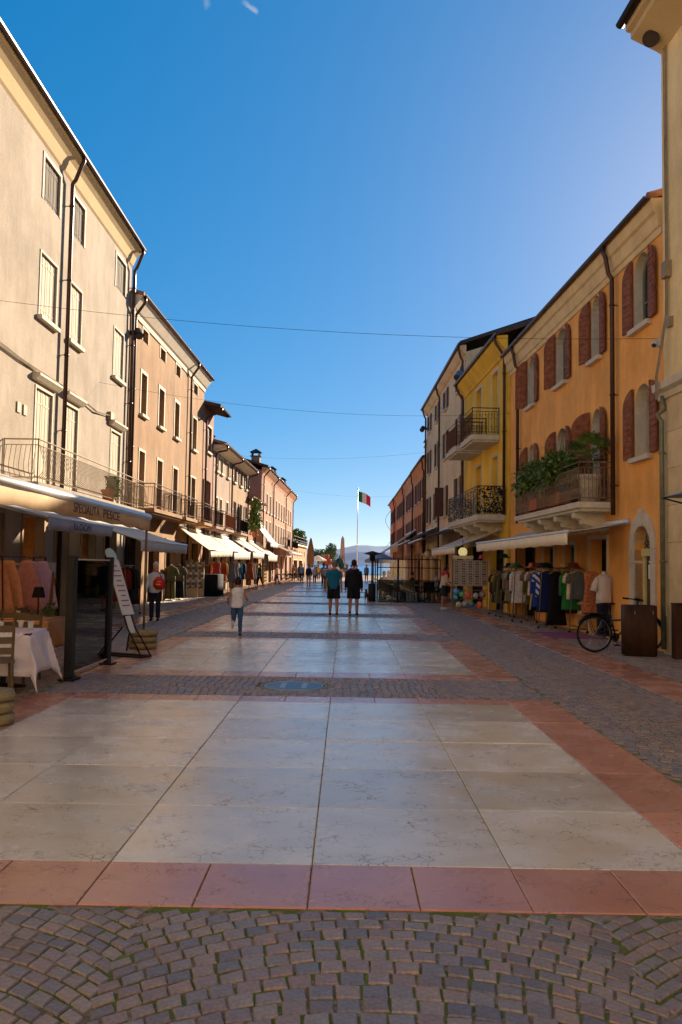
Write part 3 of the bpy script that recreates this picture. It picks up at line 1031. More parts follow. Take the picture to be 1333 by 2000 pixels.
PL6 = plaster('brick rose', lin(164, 110, 82), .1)
h = House('building', -7.21, 61.3, .022, -1, 8.2, 'low salmon building between two taller ones', PL6)
u = h.u
h.window(u(63), u(64), 4.0, 5.6, surround=.08); h.window(u(66.5), u(67.5), 4.0, 5.6, surround=.08)
h.shop(u(62), u(64.5), 2.5); h.shop(u(65.5), u(68.5), 2.5)
h.wall(0, 6.4)
h.roof(6.5, .5, 7.4, .05); h.gutter(6.48, .5); h.pipe(u(65.3), .1, 6.42, .5, 6.0)
PL7 = plaster('shell pink', lin(168, 124, 98), .08)
h = House('building', -7.03, 69.6, .022, -1, 30.4, 'long shell pink building with three capped chimneys on its roof', PL7, TILE_DK)
u = h.u
for k in range(11):
    a = 70.6 + 2.62 * k
    h.window(u(a), u(a + .95), 6.2, 7.75, shut='closed', sm=WOOD_GR if k % 4 else WOOD_RED, surround=.1)
    h.window(u(a), u(a + .95), 3.5, 5.4, shut='closed', sm=WOOD_BR if k % 3 == 1 else WOOD_GR, sill=False, surround=.1)
    if k % 2 == 0:
        h.shop(u(a), u(a + 2.2), 2.5)
h.wall(0, 9.4, roofz=10.9)
h.cornice([(0, 8.95), (.15, 9.2), (.48, 9.52), (.48, 9.64), (0, 9.68)], mat('peach cornice', lin(214, 158, 122), .9, .06, 2))
h.roof(9.72, .55, 11.3, .3); h.gutter(9.7, .57)
for Y in (70.2, 78, 90.5, 99.3):
    h.pipe(u(Y), .1, 9.62, .57, 8.9)
for Y in (71.8, 84.4, 95):
    h.chimney(u(Y), -.8, 11.35, .7)
for a, c in ((86, 88.6), (92, 99.6)):
    h.balcony(u(a), u(c), 3.4, .8, .95, 'bars', METAL_DK, PL7, brackets=0, step=.12)
PL8 = plaster('terrace ochre', lin(176, 134, 92), .1)
h = House('terrace_building', -6.3, 101, .05, -1, 17, 'low ochre building with a railed roof terrace at the street end', PL8)
u = h.u
for k in range(5):
    h.window(u(102.5 + 3 * k), u(103.3 + 3 * k), 2.7, 3.4, sill=False, pane=DARK)
h.shop(u(102), u(106), 2.2); h.shop(u(108), u(112), 2.2)
h.wall(0, 4.0); mb = h.mb(); mb.box(-.1, 17.1, -9, .25, 4.0, 4.18); mb.build('terrace_slab', WHC, h.root)
mb = h.mb()
for zz in (4.4, 4.7, 5.1):
    mb.tube([(0, .1, zz), (17, .1, zz)], .02, 4)
for k in range(60):
    mb.tube([(17 * k / 59, .1, 4.18), (17 * k / 59, .1, 5.1)], .015, 3)
mb.build('railing', METAL_DK, h.root)

# ---- unseen houses added behind the viewpoint to bounce warm sunlight up the street ---
PLB = plaster('pale apricot', lin(236, 214, 182), .08)  # kept pale so the added houses throw back more sun
h = House('building', -26, -20, 0, 1, 50, 'wide pale apricot palace added unseen behind the viewpoint to bounce sunlight', PLB, depth=9)
h.root.rotation_euler = (0, 0, 0)
for k in range(14):
    for z in (4.4, 8.4, 12.2):
        h.window(1.6 + 3.5 * k, 2.8 + 3.5 * k, z, z + 1.9, shut='open', sm=WOOD_GN)
    if k % 2:
        h.shop(1.4 + 3.5 * k, 3.0 + 3.5 * k, 2.8)
h.wall(0, 16.2)
h.cornice([(0, 16.1), (.3, 16.3), (.6, 16.4), (.6, 16.5), (0, 16.5)], WHC); h.roof(16.55, .7, 18.2, .1); h.gutter(16.52, .72)
h = House('building', -10.5, -11, 0, -1, 16.5, 'apricot house added unseen on the left behind the viewpoint to bounce sunlight', PLB)
for k in range(4):
    for z in (4.2, 8.0):
        h.window(1.8 + 3.7 * k, 3.0 + 3.7 * k, z, z + 1.8, shut='open', sm=WOOD_GN)
    h.shop(1.6 + 3.7 * k, 3.2 + 3.7 * k, 2.7)
h.wall(0, 11.8)
h.cornice([(0, 11.7), (.3, 11.9), (.6, 12.0), (.6, 12.1), (0, 12.1)], WHC); h.roof(12.15, .7, 13.8, .1); h.gutter(12.12, .72)

# ---- right row ------------------------------------------------------
PR1 = plaster('butter', lin(246, 216, 156), .06, None, .2)
h = House('building', 7.05 - .05 * 1.5, 1.5, -.05, 1, 15.0, 'butter yellow corner building on a stone block ground floor', PR1, TILE_DK)
u = h.u
h.wall(5.0, 12.1, m=PR1)
mb = h.mb(); mb.box(0, 14.97, -9.9, -.02, -.02, 4.99); mb.build('wall', STONE, h.root)
CLAD = mat('beige stone cladding', lin(216, 190, 144), .75, .12, 2.5, .15, 40, rnd=.05)
rows = 7
for k in range(rows):
    x = -(k % 2) * .55
    while x < 14.98:
        a, c = max(x, 0), min(x + 1.1, 14.98)
        if c - a > .1:
            mb = h.mb(); mb.box(a + .003, c - .003, -.02, .03 if k else .06, 4.99 * k / rows + .003, 4.99 * (k + 1) / rows - .003)
            mb.build('stone_block', CLAD, h.root)
        x += 1.1
mb = h.mb()      # the same cladding returns round the corner
for k in range(rows):
    mb.box(14.985, 15.02, -3, .03, 4.99 * k / rows + .003, 4.99 * (k + 1) / rows - .003)
mb.build('corner_cladding', CLAD, h.root)
h.cornice([(0, 4.92), (.08, 4.94), (.1, 5.05), (.2, 5.1), (.22, 5.24), (.0, 5.3)], STONE, 0, 15.1)
h.cornice([(0, 12.0), (.1, 12.06), (.62, 12.3), (.62, 12.42), (.72, 12.44), (.72, 12.58), (0, 12.6)], SOFF, 0, 15.0)
h.roof(12.66, .8, 14.2, .0); h.gutter(12.62, .82, METAL_DK, 0, 15.05, .09)
h.pipe(14.86, .1, 5.0, .1, 4.5, METAL_GN, .05, .12)
mb = h.mb()
for k, dx in enumerate((14.7, 14.74, 14.79)):
    mb.tube([(dx, .03 + .01 * k, 12), (dx + .02, .03, 9), (dx - .03, .05, 7.6), (dx + .03, .04, 6.6), (dx, .26, 5.35), (dx, .26, 4.9)], .012, 4)
mb.box(14.6, 14.82, 0, .12, 7.3, 7.62); mb.box(14.55, 14.7, 0, .08, 6.3, 6.5)
mb.build('cable_run', MATS['grey cable'], h.root)

PR2 = plaster('tangerine', lin(252, 174, 90), .08, lin(254, 186, 104), .3)
h = House('building', 7.0 - .04 * 16.7, 16.7, -.04, 1, 13.1, 'orange building with arched windows, ox red shutters and planted balcony', PR2)
u = h.u
ARCHW = [(17.42, 18.3), (20.42, 21.12), (23.2, 24.2), (26.5, 27.4)]
for i, (a, c) in enumerate(ARCHW):
    ang = [(.1, .12), (.08, .35), (.05, .5), (.05, .75)][i]
    h.window(u(a), u(c), 6.84, 8.0, .42, shut='open', sm=WOOD_RED, ang=ang, frame=WOOD_GN, d=.25, bars=1, sw=.44)
    h.window(u(a), u(c), 4.02 if i == 0 else 3.25, 5.15, .42, shut='open', sm=WOOD_RED, ang=[(.08, .1), (.1, 1.1), (.05, .4), (.05, .3)][i], frame=WOOD_WH, pane=CURTAIN if i == 0 else GLASS, sill=i == 0, d=.3, sw=.46)
h.shop(u(20.05), u(21.3), 2.34, frame=STONE)
h.window(u(22.55), u(23.4), .9, 2.25, surround=.1, frame=WOOD_GN)
h.window(u(24.5), u(25.5), .9, 2.25, surround=.1, frame=WOOD_GN)
h.shop(u(26.6), u(28.9), 2.4, frame=WOOD_BR)
# arched street door
da, dc = u(17.42), u(18.36)
h.open.append((da, dc, -.01, 2.05, .5))
h.wall(0, 8.5, .3)
mb = h.mb()
for k, (p, q_) in enumerate(zip(arch_pts(da - .24, dc + .24, 2.05, .78, 12), arch_pts(da, dc, 2.05, .5, 12))):
    if k < 12:
        p2, q2 = arch_pts(da - .24, dc + .24, 2.05, .78, 12)[k + 1], arch_pts(da, dc, 2.05, .5, 12)[k + 1]
        mb.rings([[(p[0], -.25, p[1]), (p[0], .05, p[1]), (q_[0], .05, q_[1]), (q_[0], -.25, q_[1])], [(p2[0], -.25, p2[1]), (p2[0], .05, p2[1]), (q2[0], .05, q2[1]), (q2[0], -.25, q2[1])]])
for a, c in ((da - .24, da), (dc, dc + .24)):
    mb.box(a, c, -.25, .05, 0, 1.74); mb.box(a - .015, c + .015, -.25, .065, 1.745, 1.8); mb.box(a, c, -.25, .05, 1.805, 2.045)
mid = (da + dc) / 2
mb.box(mid - .09, mid + .09, -.2, .075, 2.52, 2.9)
ds = mb.build('door_surround', STONE, h.root, bevel=.006)
YEL = mat('pale yellow door paint', lin(212, 200, 140), .5, .06, 6)
mb = h.mb(); t0, t1 = -.24, -.17
mb.box(da, da + .13, t0, t1, 0, 2.05); mb.box(dc - .13, dc, t0, t1, 0, 2.05); mb.box(da, dc, t0, t1 + .03, 1.9, 2.06); mb.box(da + .13, dc - .13, t0, t1, 0, .35)
dr = mb.build('door', YEL, h.root)
mb = h.mb(); mb.face((da, -.21, .3), (dc, -.21, .3), (dc, -.21, 1.95), (da, -.21, 1.95)); mb.f.append([mb.P(x, -.21, z) for x, z in arch_pts(da, dc, 2.05, .5)]); mb.build('pane', GLASS, dr)
mb = h.mb(); mb.box(mid - .1, mid + .22, -.2, -.195, 1.42, 1.72); mb.build('notice', mat('paper notice', lin(226, 224, 220), .7, .02), dr)
mb = h.mb()
for k in range(9):
    a = pi * (k + .5) / 9
    pts = []
    for j in range(9):
        t = j / 8
        w_ = .06 * sin(t * pi * 2.2)
        r_ = .44 * t
        pts.append((mid + .95 * (r_ * cos(a) - w_ * sin(a)), -.19, 2.07 + 1.05 * (r_ * sin(a) + w_ * cos(a))))
    mb.tube(pts, .011, 4)
mb.build('fanlight_grille', mat('green iron', lin(142, 140, 104), .5), dr)
CORN = mat('buff cornice plaster', lin(224, 196, 146), .9, .12, 2)
h.cornice([(0, 8.42), (.05, 8.43), (.06, 8.55), (.1, 8.57), (.12, 8.64), (.16, 8.82), (.22, 8.86), (.26, 9.06), (.26, 9.12), (0, 9.14)], CORN)
h.roof(9.2, .3, 10.8, .0); h.gutter(9.16, .33, u0=0, u1=13.15)
h.pipe(u(19.3), 2.85, 9.1, .33, 8.35, r=.055); h.pipe(u(28.3), 3.1, 9.1, .33, 8.35)
h.balcony(u(19.5), u(25.6), 3.16, .88, .93, 'scroll', mat('worn grey iron', lin(132, 116, 96), .6, .3, 12), STONE, brackets=4, step=.09)
mb = h.mb()      # old antenna
p0 = (u(18.2), -2, 9.4)
mb.tube([p0, (p0[0], p0[1], 11.2)], .015, 4)
for zz in (10.8, 11.0, 11.15):
    mb.tube([(p0[0] - .5, p0[1], zz), (p0[0] + .4, p0[1], zz)], .008, 3)
    for k in range(4):
        mb.tube([(p0[0] - .4 + .25 * k, p0[1] - .3, zz), (p0[0] - .4 + .25 * k, p0[1] + .3, zz)], .006, 3)
mb.build('antenna', METAL_DK, h.rf)

PR3 = plaster('egg yolk', lin(250, 194, 62), .07, lin(252, 204, 80), .2)
h = House('building', 6.9 - .04 * 29.85, 29.85, -.04, 1, 8.45, 'egg yolk yellow building with three dark iron balconies', PR3, TILE_DK)
u = h.u
for a, c in ((31.4, 32.4), (34.5, 35.6)):
    h.window(u(a), u(c), 6.56, 9.05, surround=.12, pane=CURTAIN, frame=CURTAIN, sill=False, d=.28)
    h.window(u(a), u(c), 3.52, 5.8, surround=.12, pane=CURTAIN, frame=CURTAIN, sill=False, d=.28)
h.shop(u(30.3), u(32.6), 2.5); h.shop(u(34), u(37.4), 2.5)
h.wall(0, 9.4)
h.cornice([(0, 9.3), (.06, 9.3), (.08, 9.42), (.38, 9.8), (.38, 9.92), (0, 9.95)], PR3)
h.roof(10.0, .43, 11.8, .15); h.gutter(9.97, .45)
h.pipe(u(38.1), .1, 9.9, .45, 9.2); h.pipe(u(29.98), 3.5, 9.9, .45, 9.2, off=.1)
h.balcony(u(31.15), u(33.5), 6.54, 1.05, 1.0, 'scroll', METAL_BR, STONE, brackets=0, th=.2, step=.1)
h.balcony(u(34.3), u(36.9), 6.54, 1.1, 1.0, 'bars', WOOD_BR, STONE, brackets=0, th=.2, step=.05)
h.balcony(u(30.1), u(36.5), 3.5, 1.05, 1.02, 'leaf', METAL_DK, STONE, brackets=3, th=.2, step=.5)

PR4 = plaster('putty', lin(236, 200, 150), .07, None, .3)
h = House('building', 6.0 - .0145 * 38.5, 38.5, -.0145, 1, 16.4, 'tall putty coloured building with three storeys of brown shutters', PR4, TILE_DK)
u = h.u
for a in (40.1, 44.9, 48.7, 52.6):
    h.window(u(a), u(a + 1.0), 10.15, 11.2, shut='open', sm=WOOD_BR, sw=.48)
    h.window(u(a), u(a + 1.0), 7.45, 8.9, shut='open', sm=WOOD_BR, sw=.48)
    h.window(u(a), u(a + 1.0), 4.35 if a > 44 else 4.5, 5.95, shut='open', sm=WOOD_BR, sw=.48, ang=(.05, 1.3) if a == 44.9 else (.05, .1))
for a, c in ((39.5, 42.5), (44, 47), (48.5, 50.5), (52, 54)):
    h.shop(u(a), u(c), 2.6, frame=cream_shop)
h.wall(0, 11.55, roofz=13.2)
h.cornice([(0, 11.45), (.1, 11.5), (.27, 11.72), (.27, 11.86), (0, 11.88)], PR4)
h.roof(11.94, .32, 13.8, .2); h.gutter(11.92, .34)
for Y in (38.75, 47.35, 54.4):
    h.pipe(u(Y), .1, 11.85, .34, 11.2)

cols = [('burnt orange', lin(222, 144, 84)), ('salmon', lin(218, 158, 116)), ('clay', lin(214, 148, 98)), ('terracotta', lin(200, 128, 92))]
for i, (Y, ln) in enumerate(((55.0, 9.2), (64.3, 10.1), (74.5, 13), (87.6, 10))):
    pr = plaster(cols[i][0], cols[i][1], .09)
    h = House('building', 5.2 - .06 * (i > 2), Y, .0, 1, ln, ['burnt orange house with a square chimney in the far right row', 'salmon house fourth from the end of the right row', 'long clay coloured house near the lake end, right side', 'last terracotta house before the lake, right side'][i], pr, TILE_DK)
    u = h.u
    k = Y + 1.2
    while k < Y + ln - 1.4:
        h.window(u(k), u(k + .95), 6.2, 7.65, shut='open', sm=WOOD_BR, sw=.46)
        h.window(u(k), u(k + .95), 3.6, 5.25, shut='open', sm=WOOD_BR if i % 2 else WOOD_RED, sw=.46)
        h.shop(u(k), u(k + 1.6), 2.5, frame=cream_shop)
        k += 2.9
    h.wall(0, 8.2)
    h.cornice([(0, 8.15), (.1, 8.3), (.22, 8.6), (.22, 8.72), (0, 8.76)], pr)
    h.roof(8.82 - .05 * i, .27, 10.2, .04); h.gutter(8.8 - .05 * i, .29)
    h.pipe(u(Y + .4), .1, 8.7, .29, 7.9)
    if i == 0:
        h.chimney(u(55.6), -.5, 10.1, .9, cap=TILE)
# ------------------------------------------------------------------ awnings
VAL_CREAM = mat('cream awning hem', lin(246, 228, 198), .8, .06, 2, .15, 200)
AWN_CREAM = mat('cream awning canvas', lin(240, 226, 200), .8, .06, 2, .15, 200)
AWN_WHITE = mat('white awning canvas', lin(238, 232, 220), .8, .05, 2, .15, 200)
AWN_TAUPE = mat('tan awning canvas', lin(232, 206, 168), .85, .1, 2, .15, 200)
AWN_BROWN = mat('brown awning canvas', lin(112, 80, 56), .85, .1, 2, .15, 200)
AWN_BLUE = mat('lilac white canvas', lin(206, 202, 206), .8, .05, 2)
ALU = mat('pale aluminium', lin(206, 204, 200), .35, .06, 3, metal=.3)
for m in (AWN_CREAM, AWN_WHITE, AWN_TAUPE, AWN_BLUE):      # canvas lets some light through
    N, L = m.node_tree.nodes, m.node_tree.links
    b = N['Principled BSDF']; tl = N.new('ShaderNodeBsdfTranslucent'); mx = N.new('ShaderNodeMixShader')
    src = b.inputs['Base Color'].links[0].from_socket
    L.new(src, tl.inputs[0]); mx.inputs[0].default_value = .4 if m is not AWN_CREAM else .3
    L.new(b.outputs[0], mx.inputs[1]); L.new(tl.outputs[0], mx.inputs[2]); L.new(mx.outputs[0], N['Material Output'].inputs[0])
def awning(label, w0, w1, f0, f1, drop, canvas, val=None, arms=True, bar=.045, cassette=True, sag=.04):
    """folding arm awning between a wall line w0-w1 and a front bar f0-f1 (points in the street)"""
    w0, w1, f0, f1 = map(Vector, (w0, w1, f0, f1))
    base = (f0 + f1 + w0 + w1) / 4; base.z = 0
    t = empty('awning', base, 0, label, 'awning', 'canvas awnings over the shop fronts')
    R = lambda p: Vector(p) - base
    n, m_ = 16, 6
    mb = MB()
    gi = []
    for i in range(n + 1):
        row = []
        for j in range(m_ + 1):
            a, c = i / n, j / m_
            p = w0.lerp(w1, a).lerp(f0.lerp(f1, a), c)
            p.z -= sag * sin(pi * c) * (.6 + .4 * sin(pi * a)) - .006 * (i % 2)
            row.append(mb.P(*R(p)))
        gi.append(row)
    for i in range(n):
        for j in range(m_):
            mb.f.append([gi[i][j], gi[i + 1][j], gi[i + 1][j + 1], gi[i][j + 1]])
    o = mb.build('canopy', canvas, t, True)
    so = o.modifiers.new('thickness', 'SOLIDIFY'); so.thickness = .006
    mb = MB(); d = (f0 - w0); d.z = 0; d.normalize()
    gi = []
    for i in range(n * 2 + 1):
        p = f0.lerp(f1, i / (n * 2)) + d * bar * .6
        wv = d * .018 * sin(i * 1.1)
        gi.append([mb.P(*R(p)), mb.P(*R(p + wv * .5 - Vector((0, 0, drop * .5)))), mb.P(*R(p + wv - Vector((0, 0, drop + .012 * sin(i * 1.7)))))])
    for i in range(n * 2):
        for j in range(2):
            mb.f.append([gi[i][j], gi[i + 1][j], gi[i + 1][j + 1], gi[i][j + 1]])
    o = mb.build('valance', val or canvas, t, True)
    so = o.modifiers.new('thickness', 'SOLIDIFY'); so.thickness = .004
    mb = MB(); mb.tube([R(f0), R(f1)], bar, 8); mb.build('front_bar', ALU, t, True)
    if cassette:
        mb = MB(); mb.tube([R(w0), R(w1)], .075, 8); mb.build('cassette', ALU, t, True)
    if arms:
        for k in (.12, .88):
            a, c = w0.lerp(w1, k), f0.lerp(f1, k)
            e_ = a.lerp(c, .5) + (w1 - w0).normalized() * (.25 if k < .5 else -.25)
            mb = MB(); mb.tube([R(a - Vector((0, 0, .1))), R(e_ - Vector((0, 0, .1))), R(c - Vector((0, 0, .03)))], .025, 6); mb.build('arm', ALU, t)
    return t, base

def lettering(txt, size, m, name='lettering', bold=0.0, squeeze=1.0):
    cu = bpy.data.curves.new(name, 'FONT')
    cu.body, cu.size, cu.align_x, cu.align_y = txt, size, 'LEFT', 'CENTER'
    cu.extrude, cu.offset = .002, bold
    ob = bpy.data.objects.new(name, cu)
    COL.objects.link(ob)
    dg = bpy.context.evaluated_depsgraph_get()
    me = bpy.data.meshes.new_from_object(ob.evaluated_get(dg))
    bpy.data.objects.remove(ob)
    bpy.data.curves.remove(cu)
    me.materials.clear(); me.materials.append(m)
    for v in me.vertices:
        v.co.x *= squeeze
    return me

aw, base = awning('wide tan awning lettered in brown over the restaurant terrace', (-7.85, 6.5, 3.62), (-7.85, 16.0, 3.62), (-3.75, 6.5, 2.46), (-3.75, 16.0, 2.46), .25, AWN_TAUPE, arms=True, bar=.07, cassette=True, sag=.02)
INK = mat('brown lettering', lin(84, 58, 44), .8, .1)
for txt, y, wdt in (("SPECIALITÀ", 11.3, 1.2), ("PESCE", 12.68, .95)):
    me = lettering(txt, .185, INK)
    k_ = wdt / max(v.co.x for v in me.vertices)
    for v in me.vertices:
        v.co.x *= k_
    o = put('lettering', me, aw)
    o.location = (-3.66 - base.x, y - base.y, 2.325)
    o.rotation_euler = (pi / 2, 0, pi / 2)
aw, base = awning('white awning with BLOOM written on its hanging edge', (-7.85, 16.9, 3.0), (-7.85, 21.6, 3.0), (-6.0, 16.9, 2.5), (-6.0, 21.6, 2.5), .26, AWN_BLUE)
o = put('lettering', lettering('BLOOM', .21, mat('dark lettering', lin(66, 60, 78), .8), squeeze=1.75), aw)
o.location = (-5.91 - base.x, 18.3 - base.y, 2.36); o.rotation_euler = (pi / 2, 0, pi / 2)
awning('grey white awning stretched low behind the menu board', (-7.85, 23, 3.0), (-7.85, 29.2, 3.0), (-5.6, 23, 2.22), (-5.5, 29.2, 2.22), .3, AWN_WHITE)
awning('sunlit cream awning over the postcard racks', (-7.66, 38.6, 3.25), (-7.55, 45.4, 3.25), (-6.25, 38.9, 2.2), (-6.1, 45.4, 2.3), .3, AWN_CREAM)
awning('white awning beyond the cream one', (-7.5, 46, 3.2), (-7.35, 53, 3.2), (-6.1, 46, 2.25), (-6.0, 53, 2.3), .4, AWN_WHITE)
awning('white awning above the yellow crates', (-7.35, 53.6, 3.3), (-7.2, 60, 3.3), (-5.9, 53.6, 2.4), (-5.8, 60, 2.4), .4, AWN_WHITE)
awning('pale awning with a straight hem before the bicycles', (-7.2, 61, 3.3), (-7.05, 69, 3.3), (-5.6, 61, 2.3), (-5.6, 69, 2.3), .45, AWN_CREAM)
awning('steep white awning raised above the others', (-7.1, 66, 4.8), (-7.0, 72, 4.8), (-5.9, 66, 3.3), (-5.8, 72, 3.3), .3, AWN_WHITE)
awning('long brown awning at the lake end of the left row', (-6.95, 74, 3.6), (-6.6, 93, 3.6), (-5.0, 74, 2.75), (-4.8, 93, 2.75), .2, AWN_BROWN)
# right side
awning('beige awning over the clothes racks of the orange building', (6.22, 18.6, 2.66), (5.83, 28.6, 2.7), (4.87, 18.5, 2.42), (4.47, 28.8, 2.42), .28, AWN_CREAM, VAL_CREAM)
awning('cream awning under the leaf patterned balcony', (5.68, 30.6, 3.02), (5.4, 37.5, 3.02), (4.0, 30.8, 2.36), (3.85, 37.6, 2.36), .26, AWN_CREAM, VAL_CREAM)
awning('brown awning over the cafe door of the putty building', (5.38, 39, 3.6), (5.25, 47, 3.6), (3.5, 39, 2.9), (3.5, 47, 2.9), .12, AWN_BROWN)
awning('long brown awning beyond the cafe', (5.22, 48, 3.9), (5.15, 60, 3.9), (3.6, 48, 3.1), (3.7, 60, 3.1), .12, AWN_BROWN)
awning('striking pale awning with a tan hem at the far right', (5.15, 62, 4.3), (5.15, 72, 4.3), (3.85, 62, 3.35), (3.85, 72, 3.35), .65, AWN_TAUPE)
awning('small grey awning next to the lake, right side', (5.15, 76, 4.0), (5.15, 90, 4.0), (3.6, 76, 3.0), (3.6, 90, 3.0), .2, AWN_WHITE)

# ------------------------------------------------------------------ people
SKIN = [mat('skin fair', lin(208, 156, 126), .55, .06, 6), mat('skin tanned', lin(176, 116, 84), .55, .06, 6), mat('skin olive', lin(164, 108, 78), .55, .06, 6)]
HAIRM = {'dark': mat('dark hair', lin(40, 28, 22), .6, .3, 30), 'brown': mat('brown hair', lin(92, 62, 42), .6, .3, 30), 'white': mat('white hair', lin(206, 200, 190), .7, .12, 30), 'grey': mat('grey hair', lin(128, 120, 112), .7, .2, 30), 'blond': mat('blond hair', lin(190, 150, 100), .6, .2, 30)}
SHOEM = {'black': mat('black shoe', lin(34, 30, 30), .6, .2, 10), 'white': mat('white shoe', lin(214, 206, 200), .6, .06, 10)}
SOLE = mat('white sole', lin(200, 194, 186), .7, .06)
def remesh(o, vs, sm=3):
    r = o.modifiers.new('remesh', 'REMESH'); r.mode = 'VOXEL'; r.voxel_size = vs; r.use_smooth_shade = True
    if sm:
        s_ = o.modifiers.new('smooth', 'SMOOTH'); s_.factor = .5; s_.iterations = sm
    return o
def person(label, loc, face=0, H=1.75, top=('tee', fabric('grey', lin(130, 130, 130))), bot=('trousers', fabric('denim', lin(70, 84, 108))), hair='dark', legs=((.0, .05), (.0, .05)), arms=((.05, .14, .15), (.05, .14, .15)), skin=0, shoe='black', lean=0, stout=1.0, vx=.016, longhair=False, seated=False, group=None, hs_=1.0):
    t = empty('person', loc, radians(face), label, 'person', group)
    k = H / 1.75
    S = lambda p: (p[0] * k, p[1] * k, p[2] * k)
    hipz = .92
    LG = []
    for sg, (a, kn) in zip((-1, 1), legs):
        hp = Vector((sg * .092, 0, hipz))
        kneep = hp + .43 * Vector((sg * .02, sin(a), -cos(a)))
        b_ = a - kn
        ank = kneep + .41 * Vector((sg * .01, sin(b_), -cos(b_)))
        fp = b_ if abs(b_) > .35 and not seated else min(0, b_) * .3
        LG.append((hp, kneep, ank, fp))
    dz = min(l[2].z - .08 - max(0, -l[3]) * .06 for l in LG)
    T0 = Vector((0, 0, dz))
    cl, sl = cos(lean), sin(lean)
    def TU(p):      # upper body leans about the hips
        p = Vector(p) - Vector((0, 0, .95))
        return Vector((p.x, p.y * cl + p.z * sl, -p.y * sl + p.z * cl)) + Vector((0, 0, .95)) - T0
    LG = [(a - T0, b_ - T0, c - T0, f) for a, b_, c, f in LG]
    AR = []
    for sg, (a, o_, e_) in zip((-1, 1), arms):
        sh = Vector((sg * .166 * min(stout, 1.1), 0, 1.39))
        d1 = Vector((sg * sin(o_), sin(a) * cos(o_), -cos(a) * cos(o_)))
        el = sh + .285 * d1
        a2 = a + e_
        d2 = Vector((sg * sin(o_) * .35, sin(a2), -cos(a2))).normalized()
        wr = el + .25 * d2
        AR.append((TU(sh), TU(el), TU(wr), (TU(wr) - TU(el)).normalized(), sg))
    TOR = [(.80, .13, .1), (.9, .166, .118), (1.0, .155, .115), (1.12, .148, .11), (1.24, .162, .118), (1.34, .172, .115), (1.41, .155, .09), (1.46, .085, .065), (1.5, .055, .055)]
    def torso(z0, z1, inf, mb):
        rr = []
        for i in range(12):
            z = z0 + (z1 - z0) * i / 11
            for (za, xa, ya), (zb, xb, yb) in zip(TOR, TOR[1:]):
                if za - 1e-6 <= max(z, .8) <= zb + 1e-6:
                    f = max(0, z - za) / (zb - za)
                    rx, ry = xa + (xb - xa) * f, ya + (yb - ya) * f
            st = 1 + (stout - 1) * (1 if z < 1.36 else .3)
            rx, ry = rx * st + inf, ry * st + inf
            rr.append([S(TU((rx * cos(2 * pi * q / 14), ry * sin(2 * pi * q / 14) + (.02 * (stout - 1) * 3 if z < 1.3 else 0), z))) for q in range(14)])
        mb.rings(rr)
    def arm(mb, t1, inf):
        for sh, el, wr, d, sg in AR:
            pts, r = [sh - (el - sh) * .02, sh.lerp(el, .35), el], [.05, .046, .038]
            if t1 > 1:
                pts += [el.lerp(wr, .35 * min(1, t1 - 1) * 1), el.lerp(wr, t1 - 1)]
                r += [.038, .028]
            elif t1 < 1:
                pts, r = [pts[0], sh.lerp(el, t1 * .5), sh.lerp(el, t1)], [.05, .052, .05]
            mb.tube([S(p) for p in pts], [(q + inf) * k for q in r], 8)
    def leg(mb, t1, inf, flare=0):
        for hp, kn, an, fp in LG:
            if t1 <= 1:
                pts, r = [hp + Vector((0, 0, .03)), hp.lerp(kn, t1 * .5), hp.lerp(kn, t1)], [.088, .082, .07 + flare]
            else:
                pts, r = [hp + Vector((0, 0, .03)), hp.lerp(kn, .5), kn, kn.lerp(an, .35 * min(1, t1 - 1) + .0), kn.lerp(an, t1 - 1)], [.088, .078, .056, .054, .036 + flare]
            mb.tube([S(p) for p in pts], [(q * (1 + (stout - 1) * .5) + inf) * k for q in r], 9)
    mb = MB()
    torso(.8, 1.5, 0, mb); arm(mb, 2, 0); leg(mb, 2, 0)
    hd = TU((0, .015, 1.635))
    nk = TU((0, 0, 1.44))
    mb.tube([S(nk), S(nk.lerp(hd, .75))], [.056 * k, .05 * k], 8)
    mb.ball(S(hd), (.08 * k * hs_, .1 * k * hs_, .12 * k * hs_), 12, 8)
    ff = TU((0, .1, 1.63)) - TU((0, 0, 1.63))
    mb.ball(S(hd + ff * 1.03 - Vector((0, 0, .012))), .014 * k, 6, 5)            # nose
    for sg in (-1, 1):
        mb.ball(S(hd + Vector((sg * .08, -.005, -.005))), (.012 * k, .02 * k, .03 * k), 6, 5)   # ears
    for sh, el, wr, d, sg in AR:
        side = d.cross(Vector((1, 0, 0)))
        side = side.normalized() if side.length > .1 else Vector((0, 1, 0))
        palm = wr + d * .05
        mb.tube([S(wr - d * .02), S(wr + d * .03), S(wr + d * .085)], [(.024 * k, .024 * k), (.02 * k, .036 * k), (.018 * k, .038 * k)], 8)
        if True:
            for q in range(4):
                o_ = side * (-.03 + .02 * q)
                ln = (.065, .078, .073, .055)[q]
                p0 = wr + d * .08 + o_
                mb.tube([S(p0), S(p0 + d * ln * .55 - Vector((sg * .006, 0, 0))), S(p0 + d * ln - Vector((sg * .022, 0, 0)))], [.0095 * k, .009 * k, .007 * k], 6)
            p0 = wr + d * .02 - side * .03
            mb.tube([S(p0), S(p0 + d * .035 - side * .022), S(p0 + d * .068 - side * .026)], [.012 * k, .011 * k, .008 * k], 6)
    for hp, kn, an, fp in LG:
        fd = Vector((0, cos(fp), sin(fp)))
        up = Vector((0, -sin(fp), cos(fp)))
        mb.tube([S(an - fd * .05 - up * .045), S(an + fd * .03 - up * .04), S(an + fd * .14 - up * .055)], [.034 * k, .038 * k, .026 * k], 8)
    body = remesh(mb.build('body', SKIN[skin], t, True), vx)
    # hair
    mb = MB()
